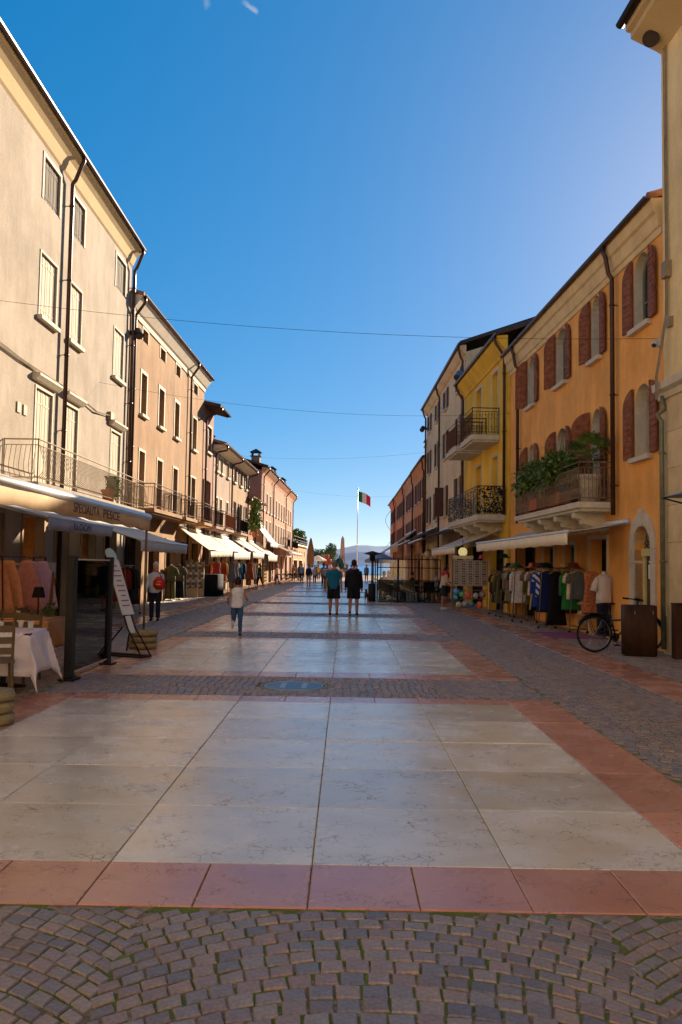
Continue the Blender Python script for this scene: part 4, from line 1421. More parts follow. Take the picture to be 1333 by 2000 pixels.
    mb.ball(S(hd + Vector((0, -.016, .018))), (.088 * k * hs_, .1 * k * hs_, .116 * k * hs_), 12, 8)
    if longhair:
        mb.tube([S(hd + Vector((0, -.05, .04))), S(hd + Vector((0, -.075, -.08))), S(hd + Vector((0, -.07, -.2)))], [.07 * k, .078 * k, .045 * k], 9)
    mb.build('hair', HAIRM[hair], t, True)
    # eyes
    for sg in (-1, 1):
        mb = MB(); mb.ball(S(hd + ff * .92 + Vector((sg * .03, 0, .012))), .0105 * k, 6, 5); mb.build('eye', MATS['dark iron'], t)
    kind, m = top
    if kind:
        mb = MB()
        torso(.84 if kind != 'jacket' else .78, 1.455, .014 if kind != 'jacket' else .026, mb)
        sl_ = {'tee': .75, 'long': 1.95, 'tank': 0, 'jacket': 1.97}[kind]
        if sl_:
            arm(mb, sl_, .009 if kind != 'jacket' else .016)
        remesh(mb.build('shirt' if kind != 'jacket' else 'jacket', m, t, True), vx * .9, 2)
    kind, m = bot
    mb = MB()
    torso(.8, 1.0, .01, mb)
    if kind == 'trousers':
        leg(mb, 1.95, .014, .014)
    elif kind == 'jeans':
        leg(mb, 1.9, .011, .004)
    elif kind == 'shorts':
        leg(mb, .88, .02, .018)
    remesh(mb.build('trousers' if kind != 'shorts' else 'shorts', m, t, True), vx * .9, 2)
    for hp, kn, an, fp in LG:
        fd = Vector((0, cos(fp), sin(fp))); up = Vector((0, -sin(fp), cos(fp)))
        mb = MB()
        mb.tube([S(an - fd * .075 - up * .035), S(an - fd * .05 - up * .03), S(an + fd * .03 - up * .03), S(an + fd * .12 - up * .05), S(an + fd * .175 - up * .06)], [(.02 * k, .02 * k), (.048 * k, .042 * k), (.05 * k, .046 * k), (.032 * k, .046 * k), (.014 * k, .024 * k)], 9)
        sh = mb.build('shoe', SHOEM[shoe], t, True)
        mb = MB(); mb.tube([S(an - fd * .07 - up * .072), S(an + fd * .04 - up * .074), S(an + fd * .17 - up * .074)], [(.008 * k, .04 * k), (.009 * k, .046 * k), (.006 * k, .03 * k)], 8)
        mb.build('sole', SOLE, sh)
    return t

F = fabric
boy = person('person, a boy in a white sleeveless top and blue jeans running away', (-2.4, 18.95, 0), 4, 1.3, ('tank', F('white', lin(222, 216, 216))), ('jeans', F('blue denim', lin(62, 88, 122))), 'dark', ((.12, 1.55), (-.12, .05)), ((-.45, .28, 1.5), (-.25, .3, 1.7)), 1, 'black', .1, 1.12, vx=.011, hs_=1.22)
m1 = person('person walking away in a petrol blue T-shirt, black shorts and a grey cap', (-.36, 27.1, 0), 2, 1.78, ('tee', F('petrol blue', lin(26, 100, 128))), ('shorts', F('black', lin(28, 26, 30))), 'grey', ((.1, .12), (-.14, .1)), ((.1, .16, .12), (-.1, .16, .1)), 1, 'black', 0, 1.16, .013)
mb = MB(); mb.lathe([(.09, 0), (.096, .02), (.09, .06), (.06, .1), (.01, .115)], (0, .0, 1.655 / 1.75 * 1.78 - .03), 14, 1, 1.15); mb.build('cap', F('grey cap', lin(120, 116, 104)), m1, True)
m2 = person('person walking away all in black with bare calves beside the blue T-shirt', (.28, 27.25, 0), -2, 1.8, ('jacket', F('black top', lin(30, 28, 32))), ('shorts', F('black', lin(28, 26, 30))), 'dark', ((-.22, .22), (.16, .1)), ((.12, .2, .25), (-.05, .18, .2)), 1, 'black', 0, 1.2, .013)
wo = person('person with white hair facing us with a red bag on her front', (-5.24, 23.4, 0), 184, 1.62, ('long', F('pale grey knit', lin(196, 196, 196))), ('trousers', F('navy', lin(34, 34, 48))), 'white', ((.1, .1), (-.06, .05)), ((.1, .22, .25), (.15, .14, .5)), 0, 'black', 0, 1.1, .012)
mb = MB(); mb.tube([(-.14, .17, .9), (-.14, .19, 1.0), (-.12, .2, 1.12), (-.12, .18, 1.22)], [(.09, .13), (.1, .18), (.085, .15), (.03, .06)], 12)
bag = tag(mb.build('bag', F('red leather', lin(196, 44, 36), .12, .5), None, True), 'red shoulder bag carried by the white haired woman', 'bag')
bag.location = (-5.24, 23.4, 0); bag.rotation_euler = (0, 0, radians(184))
mb = MB(); mb.tube([(-.2, .17, 1.2), (-.1, .14, 1.36), (.05, .08, 1.4), (.1, -.05, 1.38)], .014, 5); mb.build('strap', F('red leather', lin(196, 44, 36)), bag)
mb = MB(); mb.box(-.17, -.05, .285, .305, 1.0, 1.03); mb.box(-.2, -.08, .29, .3, 1.08, 1.1); mb.build('buckle', mat('brass', lin(190, 150, 80), .35, metal=.8), bag)
ld = person('person bending to the sunglasses stand in a pink tan shirt and dark shorts', (3.72, 32.2, 0), -80, 1.66, ('long', F('sand pink', lin(204, 176, 148))), ('shorts', F('dark green cotton', lin(36, 52, 52))), 'dark', ((.12, .05), (-.05, .02)), ((.35, .1, .7), (.3, .1, .8)), 1, 'white', .2, 1.02, .013, longhair=True)
mb = MB(); mb.tube([(0, -.02, 1.28), (0, .02, 1.4), (0, .05, 1.47)], [(.2, .15), (.17, .13), (.1, .09)], 12)
sc = tag(mb.build('scarf', F('red patterned', lin(190, 66, 66), .3), None, True), 'red patterned scarf round the shoulders of the woman at the sunglasses', 'scarf')
sc.location = (3.72, 32.2, .0); sc.rotation_euler = (0.0, 0, radians(-80))
sc.location = (3.8, 32.2, -.02)

crowd = [
 ('person in a tan top and black leggings walking by the brown awning', -5.1, 83.5, 0, 1.66, ('tee', F('tan', lin(196, 142, 92))), ('jeans', F('black', lin(28, 26, 30))), 'brown'),
 ('person in an olive brown jacket beside the tan top', -4.5, 84.5, 10, 1.74, ('jacket', F('olive brown', lin(86, 64, 44))), ('trousers', F('black', lin(28, 26, 30))), 'dark'),
 ('person coming towards us in a black vest and light grey jeans', -2.72, 63, 180, 1.7, ('long', F('black vest', lin(40, 36, 42))), ('jeans', F('light grey denim', lin(150, 152, 166))), 'brown'),
 ('person with a beige jacket and dark jeans behind the black vest', -2.6, 72, 170, 1.62, ('jacket', F('beige', lin(188, 164, 144))), ('jeans', F('navy', lin(34, 34, 48))), 'dark'),
 ('person in a rust top in the distant crowd', -1.9, 76, 0, 1.7, ('tee', F('rust', lin(180, 92, 66))), ('trousers', F('black', lin(28, 26, 30))), 'dark'),
 ('person in a navy and white striped jersey with black trousers', -1.25, 57, 5, 1.7, ('tee', None), ('trousers', F('black', lin(28, 26, 30))), 'grey'),
 ('person in a coral shirt and white trousers in the distant crowd', -.75, 62, 180, 1.72, ('tee', F('coral', lin(206, 110, 92))), ('trousers', F('off white', lin(206, 200, 196))), 'dark'),
 ('person in a pink dress top far behind the two men', .15, 66, 185, 1.64, ('tee', F('pink', lin(206, 140, 146))), ('shorts', F('off white', lin(206, 200, 196))), 'brown'),
 ('person in a grey shirt and jeans beyond the striped jersey', -1.75, 68, 0, 1.76, ('tee', F('grey', lin(130, 130, 130))), ('jeans', F('denim', lin(70, 84, 108))), 'dark'),
 ('person in a purple top in front of the lake', .55, 80, 0, 1.68, ('tee', F('purple', lin(92, 74, 116))), ('trousers', F('navy', lin(34, 34, 48))), 'dark'),
 ('person in a yellow shirt under the closed parasols', -2.9, 92, 180, 1.7, ('tee', F('yellow', lin(208, 174, 90))), ('jeans', F('denim', lin(70, 84, 108))), 'brown'),
 ('person in a white shirt near the monument', -.9, 96, 0, 1.74, ('tee', F('white', lin(222, 216, 216))), ('trousers', F('black', lin(28, 26, 30))), 'dark'),
 ('person in an orange top near the monument', -1.7, 99, 180, 1.7, ('tee', F('orange', lin(214, 128, 62))), ('shorts', F('dark green cotton', lin(36, 52, 52))), 'blond'),
 ('person in a pale blue shirt strolling near the far left bicycles', -4.0, 78, 180, 1.72, ('tee', F('pale blue', lin(150, 178, 206))), ('jeans', F('navy', lin(34, 34, 48))), 'dark'),
 ('person in a cream dress coat looking at the far left racks', -5.6, 69.5, 90, 1.64, ('jacket', F('cream', lin(210, 196, 170))), ('jeans', F('denim', lin(70, 84, 108))), 'blond'),
 ('person in a dark green jacket at the far left shop', -5.9, 58.5, 70, 1.7, ('jacket', F('dark green', lin(44, 66, 52))), ('jeans', F('black', lin(28, 26, 30))), 'brown'),
 ('person in a bright red top far down the street, right of centre', .95, 70, 180, 1.68, ('tee', F('bright red', lin(200, 52, 48))), ('jeans', F('denim', lin(70, 84, 108))), 'dark'),
 ('person in a grey hooded jacket far down the street on the right', 2.2, 88, 0, 1.76, ('jacket', F('grey', lin(130, 130, 130))), ('jeans', F('navy', lin(34, 34, 48))), 'grey'),
 ('person in a teal top in front of the obelisk', -.1, 104, 180, 1.7, ('tee', F('teal', lin(30, 96, 104))), ('shorts', F('off white', lin(206, 200, 196))), 'dark'),
 ('person in a black T-shirt and pale trousers by the olive trees', -3.4, 102, 200, 1.72, ('tee', F('black', lin(28, 26, 30))), ('trousers', F('off white', lin(206, 200, 196))), 'brown'),
]
sm, N, L, b = nodemat('navy white stripes')
tc = N.new('ShaderNodeTexCoord'); wv = N.new('ShaderNodeTexWave'); wv.bands_direction = 'Z'; wv.inputs['Scale'].default_value = 3.2
rp = N.new('ShaderNodeValToRGB'); rp.color_ramp.interpolation = 'CONSTANT'
rp.color_ramp.elements[0].color = lin(40, 46, 78) + (1,); rp.color_ramp.elements[1].position = .5; rp.color_ramp.elements[1].color = lin(216, 214, 216) + (1,)
L.new(tc.outputs['Object'], wv.inputs[0]); L.new(wv.outputs[0], rp.inputs[0]); L.new(rp.outputs[0], b.inputs['Base Color']); b.inputs['Roughness'].default_value = .85
for i, (lb, x, y, fc, H, tp, bt, hr) in enumerate(crowd):
    tp = (tp[0], tp[1] or sm)
    a = U(.05, .25)
    person(lb, (x, y, 0), fc, H, tp, bt, hr, ((a, .1), (-a, a)), ((-a, .12, .2), (a, .12, .2)), i % 3, 'black' if i % 3 else 'white', 0, 1.0, .024, longhair=hr in ('brown', 'blond'))

# ------------------------------------------------------------------ clothes on rails
def rack(label, x, y, ln, rz=pi / 2, h=1.5, w=.45, m=None, wheels=True):
    """rail along local x"""
    t = empty('clothes_rack', (x, y, 0), rz, label, 'clothes rack', 'metal clothes racks outside the shops')
    m = m or mat('rack steel', lin(120, 112, 104), .4, .1, 5, metal=.7)
    mb = MB()
    for xx in (0, ln):
        mb.tube([(xx, -w / 2, .08), (xx, -w / 2 * .6, h)], .014, 6); mb.tube([(xx, w / 2, .08), (xx, w / 2 * .6, h)], .014, 6); mb.tube([(xx, -w / 2, .1), (xx, w / 2, .1)], .014, 6); mb.tube([(xx, -w * .3, h), (xx, w * .3, h)], .012, 6)
    for yy in (-w / 2, w / 2):
        mb.tube([(0, yy, .1), (ln, yy, .1)], .012, 6)
    mb.build('frame', m, t)
    mb = MB(); mb.tube([(-.03, 0, h), (ln + .03, 0, h)], .015, 8); mb.build('rail', m, t)
    for xx in (0, ln):
        for yy in (-w / 2, w / 2):
            mb = MB(); mb.tube([(xx - .015, yy, .035), (xx + .015, yy, .035)], .035, 8); mb.build('wheel', MATS['dark iron'], t)
    return t
GSHAPE = {'shirt': ([(0, .05), (.03, .12), (.06, .2), (.14, .225), (.3, .2), (.7, .225)], .62), 'dress': ([(0, .05), (.03, .12), (.06, .19), (.16, .2), (.36, .165), (.7, .23), (1.1, .28)], 1.1),
          'trousers': ([(0, .17), (.05, .18), (.3, .17), (.98, .16)], 1.0), 'skirt': ([(0, .1), (.05, .12), (.3, .24), (.75, .36)], .75), 'coat': ([(0, .06), (.03, .14), (.07, .22), (.2, .24), (.5, .22), (.98, .26)], .98)}
def garment(kind, label, x, y, z, rz, m, group='clothes hanging outside the shops', sc_=1.0):
    prof, ln = GSHAPE[kind]
    t = empty('hanging_' + kind, (x, y, z), rz, label, kind, group)
    mb = MB(); ph, n = U(0, 6), 18
    rings = []
    zs = [0, .03, .06, .1, .16, .25, .36, .5, .65, .8, .95, 1.1]
    for zz in [q for q in zs if q < prof[-1][0] - .02] + [prof[-1][0]]:
        for (za, wa), (zb, wb_) in zip(prof, prof[1:]):
            if za <= zz <= zb:
                w = wa + (wb_ - wa) * (zz - za) / (zb - za)
        f = min(1, zz / .3)
        rings.append([(w * cos(2 * pi * k / n), (.028 + .012 * f) * sin(2 * pi * k / n) + .02 * f * sin(2.5 * 2 * pi * k / n * .8 + ph + zz * 2) * (.4 + .6 * abs(cos(2 * pi * k / n))), -.06 - zz * sc_ + .012 * sin(3 * k + ph) * (zz / ln > .98)) for k in range(n)])
    mb.rings(rings)
    mb.build('cloth', m, t, True)
    if kind in ('shirt', 'coat'):
        for sg in (-1, 1):
            l_ = .22 if kind == 'shirt' else .55
            mb = MB(); mb.tube([(sg * .19, 0, -.12), (sg * .25, .01, -.22), (sg * .27, .02, -.14 - l_)], [(.05, .03), (.06, .035), (.055, .035)], 8); mb.build('sleeve', m, t, True)
    mb = MB(); mb.tube([(-.2, 0, -.13), (0, 0, -.05), (.2, 0, -.13)], .008, 4); mb.tube([(0, 0, -.05), (0, 0, -.02), (.02, 0, .01), (.0, 0, .03)], .004, 4)
    mb.build('hanger', mat('wooden hanger', lin(196, 160, 112), .6), t)
    return t
rack('clothes rack with a long white shirt at its near end', 5.27, 25.6, 2.0, h=1.62)
rack('clothes rack of blue and striped garments under the beige awning', 5.42, 22.8, 2.2, h=1.62)
rack('clothes rack nearest the shop door, led by a black dress', 5.85, 21.3, 2.5, h=1.62)
cw = {'white': lin(216, 208, 206), 'charcoal': lin(62, 58, 58), 'grey brown': lin(120, 104, 92), 'pale green': lin(150, 160, 130), 'mauve': lin(150, 120, 124), 'floral beige': lin(180, 152, 110), 'olive': lin(96, 92, 54), 'cobalt blue': lin(36, 66, 160), 'navy blue': lin(30, 42, 96), 'leopard brown': lin(146, 98, 54), 'black': lin(24, 22, 24), 'burgundy': lin(92, 38, 42), 'purple': lin(76, 52, 96), 'bright green': lin(40, 120, 58), 'ivory': lin(214, 204, 178), 'slate striped': lin(92, 96, 104), 'taupe': lin(140, 120, 98), 'mustard': lin(196, 150, 60), 'rust': lin(158, 78, 46), 'teal': lin(30, 96, 104)}
fl, N, L, b = nodemat('blue white bands')
tc = N.new('ShaderNodeTexCoord'); wv = N.new('ShaderNodeTexWave'); wv.bands_direction = 'DIAGONAL'; wv.inputs['Scale'].default_value = 3.4
rp = N.new('ShaderNodeValToRGB'); rp.color_ramp.interpolation = 'CONSTANT'
rp.color_ramp.elements[0].color = lin(40, 70, 150) + (1,); rp.color_ramp.elements[1].position = .5; rp.color_ramp.elements[1].color = lin(216, 216, 214) + (1,)
L.new(tc.outputs['Object'], wv.inputs[0]); L.new(wv.outputs[0], rp.inputs[0]); L.new(rp.outputs[0], b.inputs['Base Color']); b.inputs['Roughness'].default_value = .85
def fill(rackname, x, y0, z, items, step):
    for i, (c, kd) in enumerate(items):
        m = fl if c == 'blue and white banded' else F('rail ' + c, cw[c], .2)
        garment(kd, f'{c} {kd} on the {rackname}', x + U(-.03, .03), y0 + .06 + i * step, z, U(-.35, .2), m)
fill('rack led by the long white shirt', 5.27, 25.6, 1.6, [('white', 'coat'), ('charcoal', 'shirt'), ('grey brown', 'coat'), ('pale green', 'shirt'), ('mauve', 'shirt'), ('taupe', 'coat'), ('slate striped', 'shirt'), ('black', 'coat')], .24)
fill('rack of blue garments under the beige awning', 5.42, 22.8, 1.6, [('navy blue', 'dress'), ('blue and white banded', 'shirt'), ('cobalt blue', 'coat'), ('black', 'dress'), ('floral beige', 'dress'), ('mauve', 'shirt'), ('ivory', 'shirt'), ('olive', 'coat'), ('grey brown', 'shirt')], .24)
fill('rack by the orange shop door', 5.85, 21.3, 1.6, [('slate striped', 'shirt'), ('ivory', 'shirt'), ('bright green', 'coat'), ('purple', 'coat'), ('burgundy', 'dress'), ('taupe', 'dress'), ('black', 'dress'), ('leopard brown', 'dress'), ('white', 'shirt'), ('navy blue', 'coat')], .25)
g_ = garment('dress', 'black floor length dress hanging at the front of the rack by the bicycle', 5.55, 22.3, 1.6, .1, F('rail black', cw['black']), sc_=1.28)
# ------------------------------------------------------------------ plants
LEAF = mat('leaf dark', lin(72, 96, 40), .5, .35, 8, rnd=.15, col2=lin(106, 130, 56))
LEAF2 = mat('leaf mid', lin(92, 120, 48), .5, .35, 8, rnd=.15, col2=lin(134, 152, 72))
BARK = mat('bark', lin(96, 74, 54), .9, .3, 8, .5, 30)
POT = mat('pale plant pot', lin(200, 184, 162), .8, .1, 5)
TERRA = mat('terracotta pot', lin(168, 98, 66), .8, .15, 6)
def palm(label, x, y, z, H, nf=26, L_=.62, pot=True):
    t = empty('palm', (x, y, z), 0, label, 'palm')
    if pot:
        mb = MB(); mb.lathe([(.2, 0), (.25, .55), (.28, .58), (.28, .66), (.24, .66), (.22, .6)], n=16); mb.build('pot', POT, t, True)
    mb = MB(); mb.tube([(0, 0, .5), (.02, 0, .5 + H * .5), (0, .01, .5 + H)], [.07, .08, .06], 8); mb.build('trunk', BARK, t, True)
    for i in range(nf):
        a, el = 2 * pi * i / nf * 2.618, U(-.25, 1.25)
        mb = MB()
        d = Vector((cos(a) * cos(el), sin(a) * cos(el), sin(el)))
        st = Vector((0, 0, .5 + H)) + d * .05
        en = Vector((0, 0, .5 + H)) + d * L_ * .55
        mb.tube([st, en], .008, 4)
        sd = d.cross(Vector((0, 0, 1))); sd = sd.normalized() if sd.length > .05 else Vector((1, 0, 0))
        up = sd.cross(d)
        for j in range(15):           # fan of narrow blades
            b_ = (j - 7) / 7 * 1.25
            q = d * cos(b_) + sd * sin(b_)
            ln = L_ * .62 * (1 - .25 * abs(b_) / 1.25) * U(.9, 1.1)
            m_ = en + q * ln * .6 + up * .02
            e_ = en + q * ln + Vector((0, 0, -.09 * ln / .4))
            w = q.cross(up).normalized() * .014
            mb.face(en - w * .4, m_ - w, e_, m_ + w); mb.face(en, m_, m_ + up * .01, en + w * .5)
        mb.build('frond', LEAF if i % 3 else LEAF2, t)
    return t
def leafy(mb, c, r, n, size, droop=0.0):
    for _ in range(n):
        while True:
            p = Vector((U(-1, 1), U(-1, 1), U(-1, 1)))
            if .25 < p.length < 1: break
        q = Vector((c[0] + p.x * r[0], c[1] + p.y * r[1], c[2] + p.z * r[2]))
        a = Vector((U(-1, 1), U(-1, 1), U(-.6, 1) - droop)).normalized()
        b_ = a.cross(Vector((U(-1, 1), U(-1, 1), U(-1, 1)))).normalized()
        l_, w = size * U(.7, 1.4), size * U(.22, .4)
        mb.face(q, q + a * l_ * .5 + b_ * w, q + a * l_, q + a * l_ * .5 - b_ * w)
def bush(label, x, y, z, clumps, cat='plant', pot=True, dens=1.0, size=.12, mats=None):
    t = empty('potted_plant', (x, y, z), 0, label, cat)
    if pot:
        mb = MB(); mb.lathe([(.16, 0), (.2, .3), (.23, .32), (.23, .38), (.18, .38)], n=12); mb.build('pot', TERRA, t, True)
    mb = MB(); mb.tube([(0, 0, .2), (.02, .02, .7)], [.03, .015], 6); mb.build('stem', BARK, t)
    for i, (c, r, n) in enumerate(clumps):
        mb = MB(); leafy(mb, c, r, int(n * dens), size, .3)
        mb.build('foliage', (mats or (LEAF, LEAF2))[i % 2], t)
    return t
palm('fan palm in a pale pot at the near end of the planted balcony', 5.72, 19.85, 3.16, .62)
def frond_bush(label, x, y, z, half, n):
    """overgrown trough: long arching blades that rise, spread and hang over the rail"""
    t = empty('potted_plant', (x, y, z), 0, label, 'plant')
    mb = MB(); mb.box(-.16, .16, -half, half, .02, .34); mb.build('trough', TERRA, t, bevel=.015)
    for q in range(6):
        mb = MB()
        for _ in range(n):
            p = Vector((U(-.12, .12), U(-half, half), U(.5, 1.0)))
            a, el, ln = U(0, 2 * pi), U(.3, 1.4), U(.5, 1.0)
            d = Vector((cos(a) * cos(el) - .12, sin(a) * cos(el), sin(el))).normalized()
            w = Vector((-d.y, d.x, 0)); w = (w.normalized() if w.length > .01 else Vector((1, 0, 0))) * U(.009, .017)
            pts, v = [p], d.copy()
            for k in range(4):
                pts.append(pts[-1] + v * ln / 4); v = (v + Vector((0, 0, -.5 * ln))).normalized()
            for k in range(4):
                f0, f1 = 1 - .15 * k, 1 - .15 * (k + 1) if k < 3 else .05
                mb.face(pts[k] - w * f0, pts[k] + w * f0, pts[k + 1] + w * f1, pts[k + 1] - w * f1)
            if _ % 2:
                leafy(mb, pts[2], (.12, .12, .1), 4, .13, .3)
        mb.build('foliage', (LEAF, LEAF2)[q % 2], t)
    return t
frond_bush('bushy green plant spilling over the middle of the planted balcony rail', 5.47, 21.7, 3.2, .62, 100)
frond_bush('feathery dark plant at the far end of the planted balcony', 5.36, 23.9, 3.2, .75, 110)
t = bush('lush green plant in a red pot on the left upper terrace', -6.35, 58.6, 3.5, [((0, 0, 1.0), (.45, .8, .55), 500), ((0, .2, 1.7), (.35, .6, .5), 400), ((.1, -.3, 2.2), (.25, .4, .4), 240)], size=.22, mats=(LEAF2, mat('leaf yellow green', lin(112, 132, 52), .55, .3, 8)))  # alternate clump in a yellower green
bush('small green plant hanging on the belly balcony of the cream building', -7.25, 25.6, 3.42, [((.1, 0, .62), (.14, .3, .2), 200), ((.16, .1, .35), (.1, .25, .22), 140)], size=.12)
def tree(label, x, y, H, tr, clumps, m=(LEAF, LEAF2), size=.35, name='tree'):
    t = empty(name, (x, y, 0), 0, label, 'tree', 'trees near the lake')
    mb = MB(); mb.tube([(0, 0, 0), (.1, .05, H * .4), (0, 0, H * .75)], [tr, tr * .8, tr * .3], 8)
    for k in range(5):
        a = k * 1.26
        mb.tube([(.08, .04, H * (.35 + .06 * k)), (cos(a) * H * .2, sin(a) * H * .2, H * (.6 + .05 * k))], [tr * .4, tr * .1], 5)
    mb.build('trunk', BARK, t)
    for i, (c, r, n) in enumerate(clumps):
        mb = MB(); leafy(mb, c, r, n, size); mb.build('crown', m[i % 2], t)
rc = lambda H, w, n: [((U(-w, w) * .6, U(-w, w) * .6, H * U(.55, .95)), (w * .55, w * .55, H * .16), n) for _ in range(7)]
tree('round green tree rising behind the roof terrace', -6.9, 119, 8.2, .2, [((U(-.5, .5), U(-.5, .5), U(5.2, 6)), (1.0, 1.0, .8), 260) for _ in range(5)])
for i, (x, y, H) in enumerate(((-4.3, 134, 4.6), (-2.9, 138, 4.8), (-3.7, 142, 4.0))):
    tree(['low olive tree by the lake, left of the others', 'tallest olive tree by the lake', 'small olive tree nearest the water'][i], x, y, H, .12, rc(H, 1.6, 150), (mat('olive leaf', lin(96, 116, 84), .7, .3, 4), LEAF2))
tree('reddish leaved small tree beside the monument', -2.4, 112, 2.9, .08, rc(2.9, .9, 150), (mat('red leaf', lin(170, 84, 62), .6, .3, 5), mat('rust leaf', lin(184, 110, 78), .6, .3, 5)), .2)

# ------------------------------------------------------------------ street furniture
def bike(label, x, y, rz, frame_m, s=1.0):
    t = empty('bicycle', (x, y, 0), rz, label, 'bicycle')
    R, wb = .355, 1.04
    RUB, STL = mat('tyre rubber', lin(26, 25, 25), .8, .1), mat('bicycle steel', lin(150, 150, 150), .3, .06, metal=.9)
    circ = lambda cx, r, n=32: [(cx + r * cos(2 * pi * k / n), 0, R + r * sin(2 * pi * k / n)) for k in range(n + 1)]
    for cx in (0, wb):
        mb = MB(); mb.tube(circ(cx, R - .018), .018, 6, False); w = mb.build('wheel', RUB, t, True)
        mb = MB(); mb.tube(circ(cx, R - .042), .009, 4, False); mb.build('rim', STL, w)
        mb = MB()
        for k in range(18):
            a = 2 * pi * k / 18
            mb.tube([(cx, .03 * (-1) ** k, R), (cx + (R - .05) * cos(a), 0, R + (R - .05) * sin(a))], .0018, 3)
        mb.tube([(cx, -.05, R), (cx, .05, R)], .02, 8); mb.build('spokes', STL, w)
        mb = MB(); mb.tube([(cx + (R + .018) * cos(a), 0, R + (R + .018) * sin(a)) for a in [pi * (.12 + .7 * k / 10) if cx == 0 else pi * (.1 + .6 * k / 10) for k in range(11)]], (.022), 4); mb.build('mudguard', frame_m, t)
    bb, st, hd, hb = (.43, 0, .29), (.3, 0, .78), (.88, 0, .82), (.92, 0, .68)
    mb = MB()
    mb.bars([(bb, st), (bb, (.9, 0, .74)), ((.34, 0, .62), (.93, 0, .64)), (hb, hd)], .017, 7)
    for yy in (-.05, .05):
        mb.bars([((0, yy, R), (.43, yy * .5, .29)), ((0, yy, R), (.31, yy * .4, .72)), ((wb, yy, R), (.93, yy * .6, .66))], .01, 5)
    mb.build('frame', frame_m, t, True)
    mb = MB(); mb.tube([st, (.28, 0, .9)], .013, 6); mb.rings([[(.13, -.07, .91), (.13, .07, .91), (.13, .07, .95), (.13, -.07, .95)], [(.26, -.05, .92), (.26, .05, .92), (.26, .05, .96), (.26, -.05, .96)], [(.41, -.02, .93), (.41, .02, .93), (.41, .02, .955), (.41, -.02, .955)]]); mb.build('saddle', RUB, t)
    mb = MB(); mb.tube([hd, (.86, 0, .98), (.9, 0, 1.0)], .013, 6)
    mb.tube([(.74, -.27, 1.04), (.86, -.24, 1.03), (.93, -.1, 1.0), (.93, .1, 1.0), (.86, .24, 1.03), (.74, .27, 1.04)], .012, 6); mb.build('handlebar', STL if 0 else MATS['dark iron'], t, True)
    for yy in (-.27, .27):
        mb = MB(); mb.tube([(.68, yy, 1.045), (.8, yy * .96, 1.035)], .018, 6); mb.build('grip', RUB, t)
    mb = MB(); mb.box(-.24, .2, -.07, .07, .745, .76); mb.bars([((-.15, .07, .75), (0, .06, R)), ((-.15, -.07, .75), (0, -.06, R))], .006, 4); mb.build('rear_rack', MATS['dark iron'], t)
    mb = MB(); mb.tube([(.43, .045, .29), (.43, .05, .29)], .09, 14); mb.bars([((.43, .07, .29), (.5, .09, .14)), ((.43, -.07, .29), (.36, -.09, .44))], .01, 5); mb.build('crankset', STL, t)
    for px, yy, pz in ((.5, .12, .13), (.36, -.12, .44)):
        mb = MB(); mb.box(px - .05, px + .05, yy - .04, yy + .04, pz - .01, pz + .01); mb.build('pedal', RUB, t)
    mb = MB(); mb.bars([((.36, .05, .3), (.3, .16, .0))], .009, 4); mb.build('kickstand', STL, t)
    mb = MB(); mb.lathe([(.03, 0), (.045, .03), (.03, .05)], (1.0, 0, .86), 10); mb.build('headlamp', STL, t)
    return t
BK = mat('black bicycle enamel', lin(30, 30, 32), .3, .1)
b0 = bike('black bicycle standing behind the rusty brown litter bin', 4.84, 16.5, .08, BK)
dup(b0, (-6.3, 79.5, 0), .15, 'dark bicycle parked first in the row under the far left awnings')
dup(b0, (-5.95, 82.2, 0), .1, 'dark bicycle parked second in the row under the far left awnings')
dup(b0, (-5.6, 85.5, 0), .12, 'dark bicycle parked last before the brown awning walkers')
# litter bin
RUST = mat('rusty brown steel', lin(74, 50, 36), .6, .35, 3, .3, 40, stretch=(1, 1, .4), metal=.3)
t = empty('litter_bin', (5.53, 16.0, 0), -.08, 'rusty brown steel litter bin with rounded corners before the bicycle', 'litter bin')
def rrect(w, d, r, n=5):
    p = []
    for cx, cy, a0 in ((w - r, d - r, 0), (-w + r, d - r, pi / 2), (-w + r, -d + r, pi), (w - r, -d + r, 1.5 * pi)):
        p += [(cx + r * cos(a0 + pi / 2 * k / n), cy + r * sin(a0 + pi / 2 * k / n)) for k in range(n + 1)]
    return p
o_, i_ = rrect(.3, .2, .09), rrect(.285, .185, .08)
mb = MB(); mb.rings([[(x, y, z) for x, y in q] for q, z in ((o_, .02), (o_, .94), (i_, .945), (i_, .6))]); mb.build('shell', RUST, t, True)
mb = MB(); mb.rings([[(x * .95, y * .95, z) for x, y in o_] for z in (0, .03)]); mb.build('base', METAL_DK, t)
for xx in (-.13, .2):
    mb = MB(); mb.box(xx, xx + .016, -.206, -.2, .78, .85); mb.build('latch', mat('grey latch', lin(130, 124, 118), .4, metal=.6), t)
# bollard by the corner, mat, light box, meter boxes
t = empty('bollard', (6.1, 15.55, 0), 0, 'dark square post at the right edge beside the stone corner', 'bollard')
mb = MB(); mb.box(-.1, .1, -.1, .1, 0, .98); mb.build('post', RUST, t, bevel=.01)
mb = MB(); mb.box(-.105, .105, -.105, .105, .982, 1.01); mb.build('cap', METAL_DK, t)
tag(MB().box(-.55, .55, -.9, .9, .001, .02).build('doormat', F('faded magenta', lin(150, 84, 110), .2), None), 'faded magenta mat lying before the clothes rack and shop door', 'mat').location = (5.35, 20.5, 0)
